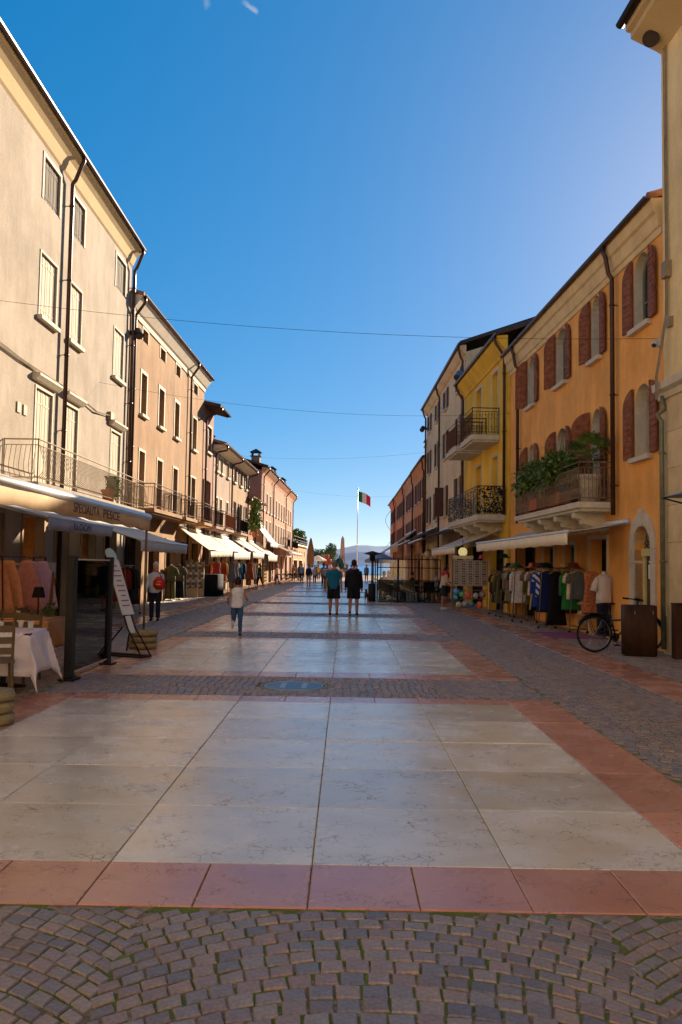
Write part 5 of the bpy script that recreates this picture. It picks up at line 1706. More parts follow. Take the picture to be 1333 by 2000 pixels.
# floodlights
def flood(label, x, y, z, side, big=1.0, m=None):
    t = empty('floodlight', (x, y, z), 0, label, 'floodlight')
    m = m or mat('black lamp housing', lin(36, 36, 40), .45, .1)
    mb = MB(); mb.box(-.03 if side > 0 else -.05, .05 if side > 0 else .03, -.06, .06, -.07, .07); mb.build('bracket', m, t)
    mb = MB(); c = Vector((-side * .22 * big, .0, -.02)); d = Vector((-side * .35, -.5, -.6)).normalized()
    mb.tube([(0, 0, 0), c], .03, 6); mb.tube([c - d * .14 * big, c + d * .14 * big], .14 * big, 16); hsg = mb.build('housing', m, t)
    mb = MB(); mb.tube([c + d * .141 * big, c + d * .143 * big], .12 * big, 16); mb.build('lens', mat('lamp glass', lin(70, 60, 50), .2), t)
flood('large black floodlight under the eave of the corner building', 6.2, 16.2, 12.22, 1, 1.15)
flood('dark floodlight between the cream and the orange building on the left', -7.86, 30.1, 9.9, -1, 1.1)
flood('grey floodlight above the yellow building', 5.35, 38.3, 10.4, 1, 1.3, mat('grey lamp housing', lin(120, 124, 130), .4))
flood('small floodlight on the far corner of the putty building', 5.15, 54.7, 10.6, 1, 1.1)
flood('white camera on the orange wall by the corner building', 6.22, 16.72, 6.15, 1, .4, mat('white camera housing', lin(200, 198, 194), .4))
# cables over the street
def cable(label, a, b_, sag, r=.004):
    mb = MB(); a, b_ = Vector(a), Vector(b_)
    mb.tube([a.lerp(b_, k / 16) - Vector((0, 0, sag * 4 * (k / 16) * (1 - k / 16))) for k in range(17)], r, 4)
    tag(mb.build('overhead_cable', MATS['dark iron']), label, 'cable', 'cables strung across the street')
cable('lowest and nearest cable strung across the street', (-7.9, 17, 7.02), (6.3, 17, 6.32), .28)
cable('second cable across the street, ending at the yellow building', (-7.9, 26.5, 7.3), (5.8, 29.8, 7.1), .45)
cable('third cable across the street from the sand coloured building', (-7.35, 54, 8.6), (5.25, 50, 8.5), .35)
cable('farthest cable across the street before the lake', (-6.8, 80, 9.0), (5.2, 80, 8.3), .4)

# restaurant terrace, left
SMOKE, N, L, b = nodemat('smoked glass')
N.remove(b)
tr, gl, mxs, lw = N.new('ShaderNodeBsdfTransparent'), N.new('ShaderNodeBsdfGlossy'), N.new('ShaderNodeMixShader'), N.new('ShaderNodeFresnel')
tr.inputs[0].default_value = (.78, .74, .66, 1); gl.inputs['Roughness'].default_value = .03; lw.inputs[0].default_value = 1.5
L.new(lw.outputs[0], mxs.inputs[0]); L.new(tr.outputs[0], mxs.inputs[1]); L.new(gl.outputs[0], mxs.inputs[2]); L.new(mxs.outputs[0], N['Material Output'].inputs[0])
CLEAR = SMOKE.copy(); CLEAR.name = 'clear glass'
for nd in CLEAR.node_tree.nodes:
    if nd.type == 'BSDF_TRANSPARENT': nd.inputs[0].default_value = (.94, .95, .94, 1)
POSTM = mat('charcoal post', lin(40, 36, 34), .5, .12, 6)
t = empty('glass_windbreak', (-3.72, 12.45, 0), 0, 'smoked glass windbreak between two charcoal posts beside the terrace', 'windbreak')
for yy, w in ((-.92, .085), (.92, .055)):
    mb = MB(); mb.box(-.05, .05, yy - w, yy + w, .03, 1.68); p_ = mb.build('post', POSTM, t, bevel=.008)
    mb = MB(); mb.box(-.1, .12, yy - w - .06, yy + w + .06, .003, .03); mb.build('foot_plate', METAL_DK, p_)
mb = MB(); mb.box(-.006, .006, -.83, .86, .1, 1.62); mb.build('pane', SMOKE, t)
mb = MB(); mb.box(-.012, .012, -.83, .86, 1.621, 1.64); mb.box(-.012, .012, -.83, .86, .08, .099); mb.build('rim', MATS['pale aluminium'], t)
CREAMCL, PEACH = F('white damask', lin(222, 212, 218), .04), F('peach cloth', lin(214, 160, 118), .06)
def table(label, clabel, x, y, rz, cm, lx=.42, ly=.42, drop=.28, overlay=True):
    t = empty('restaurant_table', (x, y, 0), rz, label, 'table', 'restaurant tables')
    mb = MB(); mb.box(-lx + .01, lx - .01, -ly + .01, ly - .01, .71, .735); mb.build('table_top', mat('dark table wood', lin(72, 52, 40), .6, .2, 6), t)
    mb = MB(); mb.tube([(0, 0, .05), (0, 0, .71)], .035, 8); mb.build('pedestal', METAL_DK, t)
    for k in range(4):
        a = k * pi / 2 + .78
        mb = MB(); mb.tube([(0, 0, .07), (.3 * cos(a), .3 * sin(a), .03)], [.03, .018], 6); mb.build('leg', METAL_DK, t)
    def cloth(nm, rot, h, d, zt):
        mb = MB(); n = 28; hang = []
        # square cloth over a square top: the drop follows the distance past the edge
        S_ = max(lx, ly) + d
        gi = []
        for i in range(n + 1):
            row = []
            for j in range(n + 1):
                X, Y = (-1 + 2 * i / n) * S_, (-1 + 2 * j / n) * S_
                xr, yr = X * cos(rot) - Y * sin(rot), X * sin(rot) + Y * cos(rot)
                ex, ey = max(0, abs(xr) - lx), max(0, abs(yr) - ly)
                e_ = hypot(ex, ey)
                px = math.copysign(min(abs(xr), lx) + .10 * min(1, ex / .3) * ex, xr)
                py = math.copysign(min(abs(yr), ly) + .10 * min(1, ey / .3) * ey, yr)
                wv_ = .022 * min(1, e_ / .2) * sin(9 * (xr - yr) + 2)
                if ex > 0 and ey > 0:      # corner folds
                    px += math.copysign(.07 * min(ex, ey) / .3, xr); py += math.copysign(.07 * min(ex, ey) / .3, yr)
                row.append(mb.P(px + wv_, py - wv_, zt - e_))
            gi.append(row)
        for i in range(n):
            for j in range(n):
                mb.f.append([gi[i][j], gi[i + 1][j], gi[i + 1][j + 1], gi[i][j + 1]])
        o = mb.build(nm, cm, None, True)
        o.location = (x, y, 0); o.rotation_euler = (0, 0, rz)
        so = o.modifiers.new('thickness', 'SOLIDIFY'); so.thickness = .003
        return o
    tag(cloth('tablecloth', 0, 0, drop + .14, .738), clabel, 'tablecloth')
    if overlay:
        tag(cloth('tablecloth', pi / 4, 0, .13, .743), 'small square top cloth laid diagonally over the ' + clabel, 'tablecloth')
    return t
table('restaurant table nearest the glass windbreak', 'long white cloth on the table nearest us', -4.2, 10.5, .1, CREAMCL, drop=.36)
table('restaurant table further back under the tan awning', 'peach tinted cloth on the rear table by the dark lamp', -4.8, 12.95, .0, PEACH, drop=.3, overlay=False)
table('restaurant table at the left picture edge, rear', 'peach tinted cloth on the rear table at the left edge', -5.85, 12.9, .0, PEACH, drop=.3, overlay=False)
CH = mat('olive brown chair wood', lin(96, 80, 58), .6, .15, 6)
def chair(label, x, y, rz):
    t = empty('chair', (x, y, 0), rz, label, 'chair', 'wooden restaurant chairs')
    for sx in (-1, 1):
        mb = MB(); mb.tube([(sx * .2, .2, 0), (sx * .19, .18, .44)], .018, 6); mb.build('leg', CH, t)
        mb = MB(); mb.tube([(sx * .2, -.22, 0), (sx * .19, -.19, .45), (sx * .19, -.24, .9)], .019, 6); mb.build('leg', CH, t)
    mb = MB(); mb.box(-.22, .22, -.21, .22, .44, .475); mb.build('seat', CH, t, bevel=.01)
    mb = MB()
    for zz in (.58, .7, .83):
        mb.obox((0, -.215 - .1 * (zz - .58), zz), (.36, .018, .075))
    mb.build('backrest', CH, t)
    return t
c0 = chair('olive brown chair at the extreme left of the nearest table', -4.02, 9.75, .45)
for lb, x, y, r in (('olive brown chair behind the nearest table', -4.35, 11.35, 3.0), ('olive brown chair at the rear peach table', -4.7, 12.25, .2), ('olive brown chair between the two rear tables', -5.3, 13.3, 1.5)):
    dup(c0, (x, y, 0), r, lb)
def lamp(label, x, y, z):
    t = empty('table_lamp', (x, y, z), 0, label, 'table lamp')
    mb = MB(); mb.lathe([(.05, 0), (.05, .012), (.012, .03), (.011, .34)], n=12); mb.build('stand', METAL_DK, t, True)
    mb = MB(); mb.lathe([(.1, .3), (.068, .46)], n=16, cap=False); mb.build('lamp_shade', F('black lamp shade', lin(32, 28, 32)), t, True)
lamp('black shaded table lamp on the rear table beside the dark plant', -4.72, 13.05, .742)
lamp('black shaded table lamp at the left edge of the picture', -5.55, 12.75, .742)
bush('dark small plant on the rear peach table', -4.55, 13.1, .742, [((0, 0, .1), (.1, .1, .16), 160)], pot=False, size=.05)
GLS, N, L, b = nodemat('clear drinking glass')
b.inputs['Base Color'].default_value = (.8, .82, .82, 1); b.inputs['Roughness'].default_value = .05; b.inputs['Alpha'].default_value = .35
def tumbler(label, x, y, z):
    mb = MB(); mb.lathe([(.028, 0), (.036, .1), (.034, .1), (.026, .006)], n=14)
    o = tag(mb.build('drinking_glass', GLS, None, True), label, 'glass'); o.location = (x, y, z)
for lb, x, y in (('upturned glass in the middle of the white table', -4.25, 10.5), ('glass at the back of the white table', -4.10, 10.75), ('glass near the windbreak side of the white table', -3.92, 10.6)):
    tumbler(lb, x, y, .75)
tumbler('glass on the peach table', -4.95, 12.85, .745)
mb = MB(); mb.lathe([(.012, 0), (.06, .005), (.085, .018), (.08, .02)], n=18); o = tag(mb.build('plate', mat('white china', lin(222, 220, 214), .25, .03), None, True), 'small white plate on the nearest table', 'plate'); o.location = (-4.3, 10.32, .746)
# awning poles standing in rope bound weights
ROPE = mat('straw rope', lin(150, 132, 96), .9, .25, 14, .6, 60, stretch=(1, 1, 3))
def weight(label, plabel, x, y, r, pole, top=2.4):
    t = empty('rope_bound_weight', (x, y, 0), 0, label, 'weight')
    for k in range(3):
        mb = MB(); mb.lathe([(r * .55, .004 + .115 * k), (r * .93, .012 + .115 * k), (r, .06 + .115 * k), (r * .93, .108 + .115 * k), (r * .5, .114 + .115 * k)], (U(-.01, .01), U(-.01, .01), 0), 24); mb.build('coil', ROPE, t, True)
    if pole:
        mb = MB(); mb.tube([(x, y, .35), (x + .0, y, top)], .022, 8)
        tag(mb.build('awning_pole', mat('bronze pole', lin(120, 98, 72), .45, .15, 6, metal=.4), None, True), plabel, 'pole')
weight('stack of three rope bound weights with the awning pole in it', 'slim bronze pole holding up the tan awning corner', -3.77, 15.95, .27, True)
weight('stack of three rope bound weights at the left picture edge', '', -3.42, 8.35, .2, False)
# leaning menu board
t = empty('menu_board', (-3.6, 14.4, 0), -.4, 'tall narrow menu board leaning back on a black steel foot', 'menu board')
mb = MB(); mb.bars([((-.62, -.14, .03), (.3, -.14, .03)), ((-.62, .14, .03), (.3, .14, .03)), ((.3, -.14, .03), (.3, .14, .03)), ((-.62, -.14, .03), (-.62, .14, .03))], .02, 6)
mb.bars([((.3, -.13, .04), (-.02, -.1, .5)), ((.3, .13, .04), (-.02, .1, .5)), ((-.62, .0, .04), (-.2, 0, .5)), ((-.02, -.1, .5), (-.5, -.1, 1.72)), ((-.02, .1, .5), (-.5, .1, 1.72)), ((-.1, 0, .1), (-.04, 0, .5))], .015, 6); mb.build('stand', METAL_DK, t)
Rb = Matrix.Rotation(-.375, 3, 'Y')
mb = MB(); mb.obox((-.27, 0, 1.18), (.02, .3, 1.0), Rb); bd = mb.build('board', mat('white menu sheet', lin(208, 206, 204), .4, .06), t)
mb = MB(); mb.obox((-.05, 0, .55), (.018, .16, .3), Rb); mb.build('board', MATS['white menu sheet'], t)
mb = MB(); mb.tube([(-.5, 0, 1.72), (-.48, 0, 1.73)], .13, 16); mb.build('sign_top', mat('pale blue sign', lin(170, 206, 224), .35, .05), t)
mb = MB()
for k in range(9):
    mb.obox(Vector((-.27, 0, 1.18)) + Rb @ Vector((.0115, 0, .38 - .09 * k)), (.002, .2 if k % 3 else .12, .022), Rb)
mb.build('printed_lines', mat('rose print', lin(150, 90, 110), .6), bd)
# tulle skirts on a rail, left
rack('black clothes rack of pastel tulle skirts by the restaurant', -6.3, 15.2, 2.2, pi / 2, 1.68, .4, METAL_DK)
for i, (c, cc, dx, yy) in enumerate((('dusty coral', lin(200, 146, 122), 0, 15.3), ('blush', lin(214, 160, 130), .1, 15.6), ('peach', lin(216, 172, 136), -.1, 15.95), ('rose pink', lin(206, 150, 150), .15, 16.3), ('mauve pink', lin(190, 150, 168), .1, 16.65), ('lilac', lin(196, 164, 200), .2, 17.0), ('ivory tulle', lin(220, 206, 180), -.15, 17.25), ('salmon', lin(208, 160, 138), -.2, 15.45))):
    garment('skirt', f'{c} tulle skirt hanging on the black rack by the restaurant', -6.3 + dx, yy, 1.66, U(-.3, .3), F('tulle ' + c, cc, .14), 'tulle skirts on the black rack', 1.25)
tag(MB().box(-.09, 0, -.17, .17, 0, .42).build('mailbox', mat('grey mailbox enamel', lin(186, 184, 172), .5, .05), None, bevel=.01), 'pale grey letter box on the shop wall behind the skirts', 'mailbox').location = (-7.76, 22.5, 1.15)
rack('clothes rack of dark red and black garments behind the menu board', -6.6, 24.8, 1.6)
for c, kd, yy in (('dark red', 'coat', 24.95), ('black', 'coat', 25.35), ('charcoal', 'coat', 25.75), ('burgundy', 'dress', 26.1)):
    garment(kd, f'{c} {kd} on the rack behind the menu board', -6.6 + U(-.05, .05), yy, 1.5, U(-.2, .3), F('rail ' + c, cw.get(c, lin(120, 40, 36))))
# card racks, black stall, rails further down on the left
def card_rack(label, x, y, rz, h=1.75):
    t = empty('postcard_rack', (x, y, 0), rz, label, 'postcard rack', 'postcard racks')
    mb = MB(); mb.box(-.26, .26, -.26, .26, .02, .42); mb.build('base', mat('buff board', lin(170, 148, 112), .7, .1, 4), t)
    mb = MB()
    for sx in (-.27, .27):
        for sy in (-.27, .27):
            mb.tube([(sx, sy, 0), (sx, sy, h)], .014, 4)
    mb.tube([(0, 0, .4), (0, 0, h + .05)], .02, 6); mb.build('frame', MATS['pale aluminium'], t)
    cl_ = [lin(196, 170, 120), lin(120, 140, 150), lin(170, 96, 70), lin(110, 110, 80), lin(206, 198, 180), lin(80, 100, 120)]
    for q in range(6):
        mb = MB()
        for r_ in range(10):
            for c in range(4):
                if (r_ * 5 + c * 3) % 6 == q:
                    for sy in (-1, 1):
                        mb.obox((-.2 + .13 * c, sy * .27, .52 + .122 * r_), (.1, .008, .105), Matrix.Rotation(.15 * sy, 3, 'X'))
                        mb.obox((sy * .27, -.2 + .13 * c, .52 + .122 * r_), (.008, .1, .105))
        tag(mb.build('postcards', mat(f'postcard print {q}', cl_[q], .5, .5, 30), t), kind='stuff')
card_rack('postcard rack on a buff box at the corner of the sunlit awning', -7.3, 40.2, .3)
card_rack('postcard rack standing just behind the first one', -7.15, 41.2, .1)
BLK = F('black stall cover', lin(18, 17, 18))
t = empty('covered_stall', (-6.75, 42.6, 0), 0, 'stall table draped to the ground in black cloth', 'stall')
mb = MB()
rg = rrect(.5, .95, .08, 4)
mb.rings([[(x * f + .01 * sin(9 * k), y * f + .01 * cos(7 * k), z) for k, (x, y) in enumerate(rg)] for f, z in ((1.04, .01), (1.0, .5), (1.0, 1.05), (.97, 1.08))]); mb.build('drape', BLK, t, True)
rack('long clothes rack behind the black stall under the cream awning', -7.2, 43.6, 3.0)
for i, (c, kd) in enumerate((('pink red floral', 'dress'), ('tan', 'dress'), ('burgundy', 'coat'), ('taupe', 'dress'), ('ivory', 'dress'), ('rust', 'coat'), ('pale green', 'dress'), ('mustard', 'coat'), ('purple', 'dress'), ('white', 'dress'), ('mauve', 'coat'), ('grey brown', 'dress'))):
    garment(kd, f'{c} {kd} on the long rack under the cream awning', -6.85 + U(-.1, .25), 43.7 + .25 * i, 1.75, U(-.2, .4), F('rail ' + c, cw.get(c, lin(200, 90, 90) if 'pink' in c else lin(190, 146, 104)), .3))
rack('clothes rack of muted dresses under the white awnings', -6.8, 47.5, 4.0)
for i, (c, kd) in enumerate((('slate striped', 'dress'), ('olive', 'dress'), ('mauve', 'dress'), ('white', 'shirt'), ('grey brown', 'dress'), ('teal', 'coat'), ('floral beige', 'dress'), ('charcoal', 'coat'), ('mustard', 'dress'), ('burgundy', 'dress'), ('navy blue', 'coat'), ('ivory', 'dress'), ('taupe', 'coat'), ('pale green', 'dress'), ('rust', 'dress'))):
    garment(kd, f'{c} {kd} on the rack of muted dresses, left', -6.45 + U(-.1, .25), 47.7 + .26 * i, 1.75, U(-.2, .4), F('rail ' + c, cw[c], .2))
def mannequin(label, x, y, rz, topm, botm, legless=False, flare=.0, H=1.0):
    t = empty('mannequin', (x, y, 0), rz, label, 'mannequin', 'shop mannequins')
    mb = MB(); mb.lathe([(.16, 0), (.16, .015), (.02, .03), (.018, .8)], n=14); mb.build('stand', MATS['rack steel'], t, True)
    E_ = lambda rx, ry, z: [(rx * cos(2 * pi * k / 16) * (1 + .04 * sin(5 * k)), ry * sin(2 * pi * k / 16) * (1 + .05 * cos(4 * k + z * 5)), z) for k in range(16)]
    mb = MB(); mb.rings([E_(.21, .15, .82), E_(.2, .14, 1.0), E_(.18, .13, 1.15), E_(.2, .14, 1.32), E_(.18, .11, 1.43), E_(.08, .07, 1.5)])
    for sg in (-1, 1):
        mb.tube([(sg * .17, 0, 1.41), (sg * .25, 0, 1.25), (sg * .28, .02, 1.1)], [.06, .075, .08], 8)
    mb.build('shirt', topm, t, True)
    mb = MB(); mb.tube([(0, 0, 1.48), (0, 0, 1.56)], .045, 8); mb.build('neck', mat('mannequin white', lin(206, 200, 190), .4), t)
    mb = MB()
    for sg in (-1, 1):
        mb.tube([(sg * .09, 0, .95), (sg * .1, 0, .5), (sg * .1, .0, .08)], [.1, .085 + flare * .4, .075 + flare], 9)
    mb.build('trousers', botm, t, True)
    return t
mannequin('mannequin in a pale striped shirt and navy trousers beside the shop door', 6.0, 19.7, .4, mat('pale striped shirt', lin(206, 196, 190), .85, .14, 24, stretch=(4, 1, .2)), F('navy', lin(34, 34, 48)))
garment('dress', 'orange floral dress hanging in the shop doorway', 5.95, 20.5, 1.62, .2, mat('orange floral', lin(206, 96, 60), .85, .4, 22, col2=lin(220, 150, 110)))
mannequin('mannequin in black wide trousers at the kerb, left', -7.3, 37.3, 0, F('mottled green', lin(92, 84, 64), .4), F('black', lin(28, 26, 30)), flare=.06)
mannequin('mannequin in olive beside the black trousered one, left', -7.45, 36.2, 0, F('olive top', lin(90, 88, 56), .3), F('olive', lin(96, 92, 54)), flare=.03)
mannequin('mannequin in white trousers by the yellow crates', -7.6, 68.0, 0, F('dark mottled', lin(90, 70, 62), .4), F('off white', lin(206, 200, 196)), flare=.02)
t = empty('display_stand', (-7.2, 72.0, 0), 0, 'yellow crate stand of stacked open trays under the pale awnings', 'display stand')
YC = mat('yellow crate plastic', lin(206, 180, 80), .5, .1)
for k in range(6):
    mb = MB(); z = .15 + .28 * k; mb.box(-.45, .45, -.5, .5, z, z + .03)
    for a in (-.5, .48):
        mb.box(-.45, .45, a, a + .02, z + .031, z + .13)
    mb.build('tray', YC, t)
for a in (-.46, .46):
    for c in (-.51, .51):
        mb = MB(); mb.box(a - .015, a + .015, c - .015, c + .015, 0, 1.75); mb.build('post', METAL_BR, t)
rack('far clothes rack of bright dresses before the yellow crates', -6.6, 56.0, 4.5)
for i, (c, kd) in enumerate((('rust', 'dress'), ('ivory', 'dress'), ('teal', 'dress'), ('mauve', 'dress'), ('burgundy', 'dress'), ('white', 'dress'), ('olive', 'dress'), ('cobalt blue', 'dress'), ('mustard', 'dress'), ('taupe', 'dress'))):
    garment(kd, f'{c} {kd} on the far rack before the yellow crates', -6.4 + U(-.1, .2), 56.2 + .4 * i, 1.75, U(-.2, .4), F('rail ' + c, cw[c], .2))
# hats
def hat(label, x, y, z, m, r=.17, cap=False):
    mb = MB()
    mb.lathe([(r, .0), (r * .98, .012), (r * .56, .03), (r * .52, .09), (r * .4, .12), (.02, .128)], n=14, sx=1, sy=1.1)
    o = tag(mb.build('hat', m, None, True), label, 'hat', 'hats and caps on the racks'); o.location = (x, y, z); o.rotation_euler = (U(-.15, .15), U(-.1, .1), U(0, 6))
hats = [('green', lin(40, 96, 70)), ('black', lin(30, 28, 30)), ('dark red', lin(120, 40, 44)), ('straw', lin(196, 164, 110)), ('navy', lin(36, 40, 72)), ('pink', lin(206, 130, 120)), ('grey', lin(120, 118, 114)), ('brown', lin(96, 66, 44))]
for i in range(14):
    c, m = hats[i % 8]
    rk, x, y0 = (('long white shirt rack', 5.27, 25.7), ('blue garment rack', 5.42, 22.9), ('rack by the shop door', 5.85, 21.4))[i % 3]
    hat(f'{c} hat lying on top of the {rk}' + (', second of that colour' if i >= 8 else ''), x + U(-.08, .08), y0 + .38 * (i // 3), 1.64, F('felt ' + c, m))
# sunglasses stand with balls below
ORD = ['first', 'second', 'third', 'fourth', 'fifth', 'sixth', 'seventh', 'eighth', 'ninth', 'tenth']
t = empty('sunglasses_stand', (4.42, 30.0, 0), 0, 'tall wire stand of sunglasses with a basket of balls below', 'display stand')
STL = MATS['bicycle steel']
mb = MB()
for x in (-.6, .6):
    mb.tube([(x, 0, .03), (x, 0, 1.9)], .018, 6); mb.tube([(x, -.3, .04), (x, .3, .04)], .018, 6)
for k in range(11):
    mb.tube([(-.6, -.02, .98 + .085 * k), (.6, -.02, .98 + .085 * k)], .006, 4)
for k in range(6):
    mb.tube([(-.6 + .24 * k, -.01, .95), (-.6 + .24 * k, -.01, 1.88)], .008, 4)
for zz in (.2, .5, .8):
    mb.tube([(-.6, -.15, zz), (.6, -.15, zz)], .008, 4); mb.tube([(-.6, .15, zz), (.6, .15, zz)], .008, 4)
mb.build('wire_frame', STL, t)
mb = MB(); mb.face((-.59, .01, .95), (.59, .01, .95), (.59, .01, 1.86), (-.59, .01, 1.86)); mb.build('back_board', mat('grey back board', lin(206, 196, 176), .7, .1), t)
mb = MB(); mb.box(-.62, .1, -.06, .06, 1.9, 2.02); mb.build('header', mat('cream header', lin(206, 190, 150), .7), t)
gl_ = [mat('sunglass lens ' + n, c, .12, .1) for n, c in (('black', lin(22, 20, 20)), ('brown', lin(84, 52, 34)), ('amber', lin(150, 92, 50)), ('grey', lin(90, 92, 94)), ('rose', lin(170, 104, 96)))]
mb = MB()
for sg in (-1, 1):
    mb.rings([[(sg * .034 + .03 * cos(2 * pi * k / 10), y, .022 * sin(2 * pi * k / 10)) for k in range(10)] for y in (-.004, .004)])
    mb.tube([(sg * .066, 0, .008), (sg * .07, .05, .008)], .003, 3)
mb.tube([(-.01, 0, .008), (.01, 0, .008)], .004, 4)
base_me = mb.mesh('sunglasses')
for r_ in range(10):
    for c in range(5):
        o = put('sunglasses', base_me if r_ + c else base_me, None)
        if r_ + c == 0:
            base_me.materials.append(gl_[0])
        o.material_slots[0].link = 'OBJECT'; o.material_slots[0].material = gl_[(r_ * 3 + c * 2) % 5]
        o.location = (4.42 - .48 + .24 * c, 29.95, 1.03 + .085 * r_)
        tag(o, '%s sunglasses in the %s row from the top and %s column of the wire stand' % (('black', 'brown', 'amber', 'grey', 'rose')[(r_ * 3 + c * 2) % 5], ORD[9 - r_], ORD[c]), 'sunglasses', 'sunglasses on the wire stand')
for i, (c, m, x, z, r) in enumerate((('lime green', lin(110, 190, 110), -.32, .66, .1), ('coral red', lin(220, 90, 84), -.08, .62, .11), ('pale grey', lin(180, 176, 180), .18, .62, .1), ('taupe', lin(150, 124, 108), .42, .66, .12), ('cream', lin(206, 196, 140), -.42, .3, .1), ('silver blue', lin(150, 170, 190), -.2, .33, .1), ('teal', lin(50, 140, 160), .04, .32, .09), ('orange', lin(232, 110, 60), .32, .3, .12), ('sky blue', lin(80, 150, 206), -.5, .75, .11), ('turquoise', lin(60, 180, 190), -.52, .55, .08))):
    mb = MB(); mb.ball((0, 0, 0), r, 18, 12)
    o = tag(mb.build('beach_ball', mat('ball ' + c, m, .35, .08, 5), None, True), f'{c} plastic ball in the basket below the sunglasses', 'ball', 'balls below the sunglasses'); o.location = (4.42 + x, 29.86, z)
rack('short rack of olive shirts between the sunglasses and the orange shop', 5.2, 28.0, 1.3, h=1.5)
for i, (c, kd) in enumerate((('olive', 'coat'), ('mustard', 'shirt'), ('charcoal', 'coat'), ('black', 'shirt'))):
    garment(kd, f'{c} {kd} on the short rack beside the sunglasses', 5.2, 28.1 + .3 * i, 1.48, U(-.2, .2), F('rail ' + c, cw[c], .2))
hat('dark green bucket hat crowning the short rack beside the sunglasses', 5.3, 28.3, 1.95, F('felt green', lin(40, 96, 70)), .2)
hat('red cap on the sunglasses stand', 4.8, 29.95, 1.93, F('felt coral', lin(206, 80, 80)), .13)
# shelves of shoes by the door
t = empty('shoe_shelf', (6.1, 21.7, 0), 0, 'narrow shelf of pale shoes beside the orange shop door', 'shelf')
mb = MB()
for k in range(6):
    mb.box(-.14, .05, -.2, .2, .2 + .25 * k, .215 + .25 * k)
mb.box(.05, .07, -.2, .2, .05, 1.6); mb.build('shelf_boards', WOOD_WH, t)
for k in range(6):
    for q in range(2):
        mb = MB(); mb.tube([(.02, -.1 + .2 * q, .24 + .25 * k), (-.05, -.1 + .2 * q, .25 + .25 * k), (-.13, -.1 + .2 * q, .23 + .25 * k)], [.035, .04, .025], 7)
        tag(mb.build('shoe', SHOEM['white'] if (k + q) % 3 else F('tan shoe', lin(190, 160, 120)), None, True), '%s shoe on the %s board from the floor of the narrow shelf, %s one' % ('white' if (k + q) % 3 else 'tan', ORD[k], ('nearer', 'farther')[q]), 'shoe', 'shoes on the narrow shelf').location = (6.1, 21.7, 0)
# grey parasol whose corner enters at the right
t = empty('parasol', (6.5, 11.9, 0), 0, 'grey square parasol whose corner hangs in at the right edge', 'parasol')
GP = F('grey parasol', lin(150, 152, 158))
mb = MB()
cs_ = [(-1.5, -1.5), (1.5, -1.5), (1.5, 1.5), (-1.5, 1.5)]
for a, c in zip(cs_, cs_[1:] + cs_[:1]):
    mb.face((a[0], a[1], 2.75), (c[0], c[1], 2.75), (0, 0, 3.3))
mb.build('canopy', GP, t)
for a in cs_:
    mb = MB(); mb.tube([(a[0], a[1], 2.74), (0, 0, 2.35 if 0 else 3.24)], .012, 5); mb.tube([(a[0] * .98, a[1] * .98, 2.74), (0, 0, 2.1)], .014, 5); mb.build('rib', METAL_DK, t)
mb = MB(); mb.tube([(0, 0, 0), (0, 0, 3.3)], .03, 8); mb.build('pole', METAL_DK, t)
mb = MB(); mb.box(-.35, .35, -.35, .35, .0, .08); mb.build('foot', METAL_DK, t)

# ------------------------------------------------------------------ cafe at the right, behind glass screens
IRON = MATS['dark iron']
CG = F('dark cafe panel', lin(44, 42, 36), .2)
for i, (x0, x1) in enumerate(((1.45, 2.35), (2.38, 3.28), (3.31, 4.25))):
    t = empty('cafe_screen', ((x0 + x1) / 2, 37.9, 0), 0, ['cafe screen panel nearest the two walking men', 'middle panel of the cafe screen', 'cafe screen panel behind the scarfed woman'][i], 'screen', 'cafe screens')
    w = (x1 - x0) / 2
    mb = MB(); mb.bars([((-w, 0, 0), (-w, 0, 1.95)), ((w, 0, 0), (w, 0, 1.95)), ((-w, 0, .03), (w, 0, .03)), ((-w, 0, .98), (w, 0, .98)), ((-w, 0, 1.93), (w, 0, 1.93)), ((-w, 0, 1.55), (w, 0, 1.55))], .02, 4); mb.build('frame', IRON, t)
    mb = MB(); mb.box(-w + .03, w - .03, -.004, .004, .06, .96); mb.build('pane', SMOKE, t)
    mb = MB(); mb.box(-w + .03, w - .03, -.004, .004, 1.0, 1.9); mb.build('pane', CLEAR, t)
for i, (y,) in enumerate(((39.5,), (42.0,))):
    t = empty('cafe_screen', (1.45, y, 0), pi / 2, ['cafe side screen next to the patio heater', 'cafe side screen further down the street'][i], 'screen', 'cafe screens')
    mb = MB(); mb.bars([((-1.1, 0, 0), (-1.1, 0, 1.95)), ((1.1, 0, 0), (1.1, 0, 1.95)), ((-1.1, 0, .03), (1.1, 0, .03)), ((-1.1, 0, .98), (1.1, 0, .98)), ((-1.1, 0, 1.93), (1.1, 0, 1.93))], .02, 4); mb.build('frame', IRON, t)
    mb = MB(); mb.box(-1.07, 1.07, -.004, .004, .06, .96); mb.build('pane', SMOKE, t)
t = empty('patio_heater', (1.22, 38.4, 0), 0, 'brown patio heater on a dark drum at the cafe corner', 'patio heater')
mb = MB(); mb.lathe([(.17, 0), (.17, .78), (.1, .82)], n=16); mb.build('drum', CG, t, True)
mb = MB(); mb.tube([(0, 0, .8), (0, 0, 2.15)], .045, 8); mb.build('post', METAL_BR, t, True)
mb = MB(); mb.lathe([(.12, 1.85), (.13, 2.1), (.42, 2.16), (.1, 2.27), (.02, 2.29)], n=18); mb.build('hood', METAL_BR, t, True)
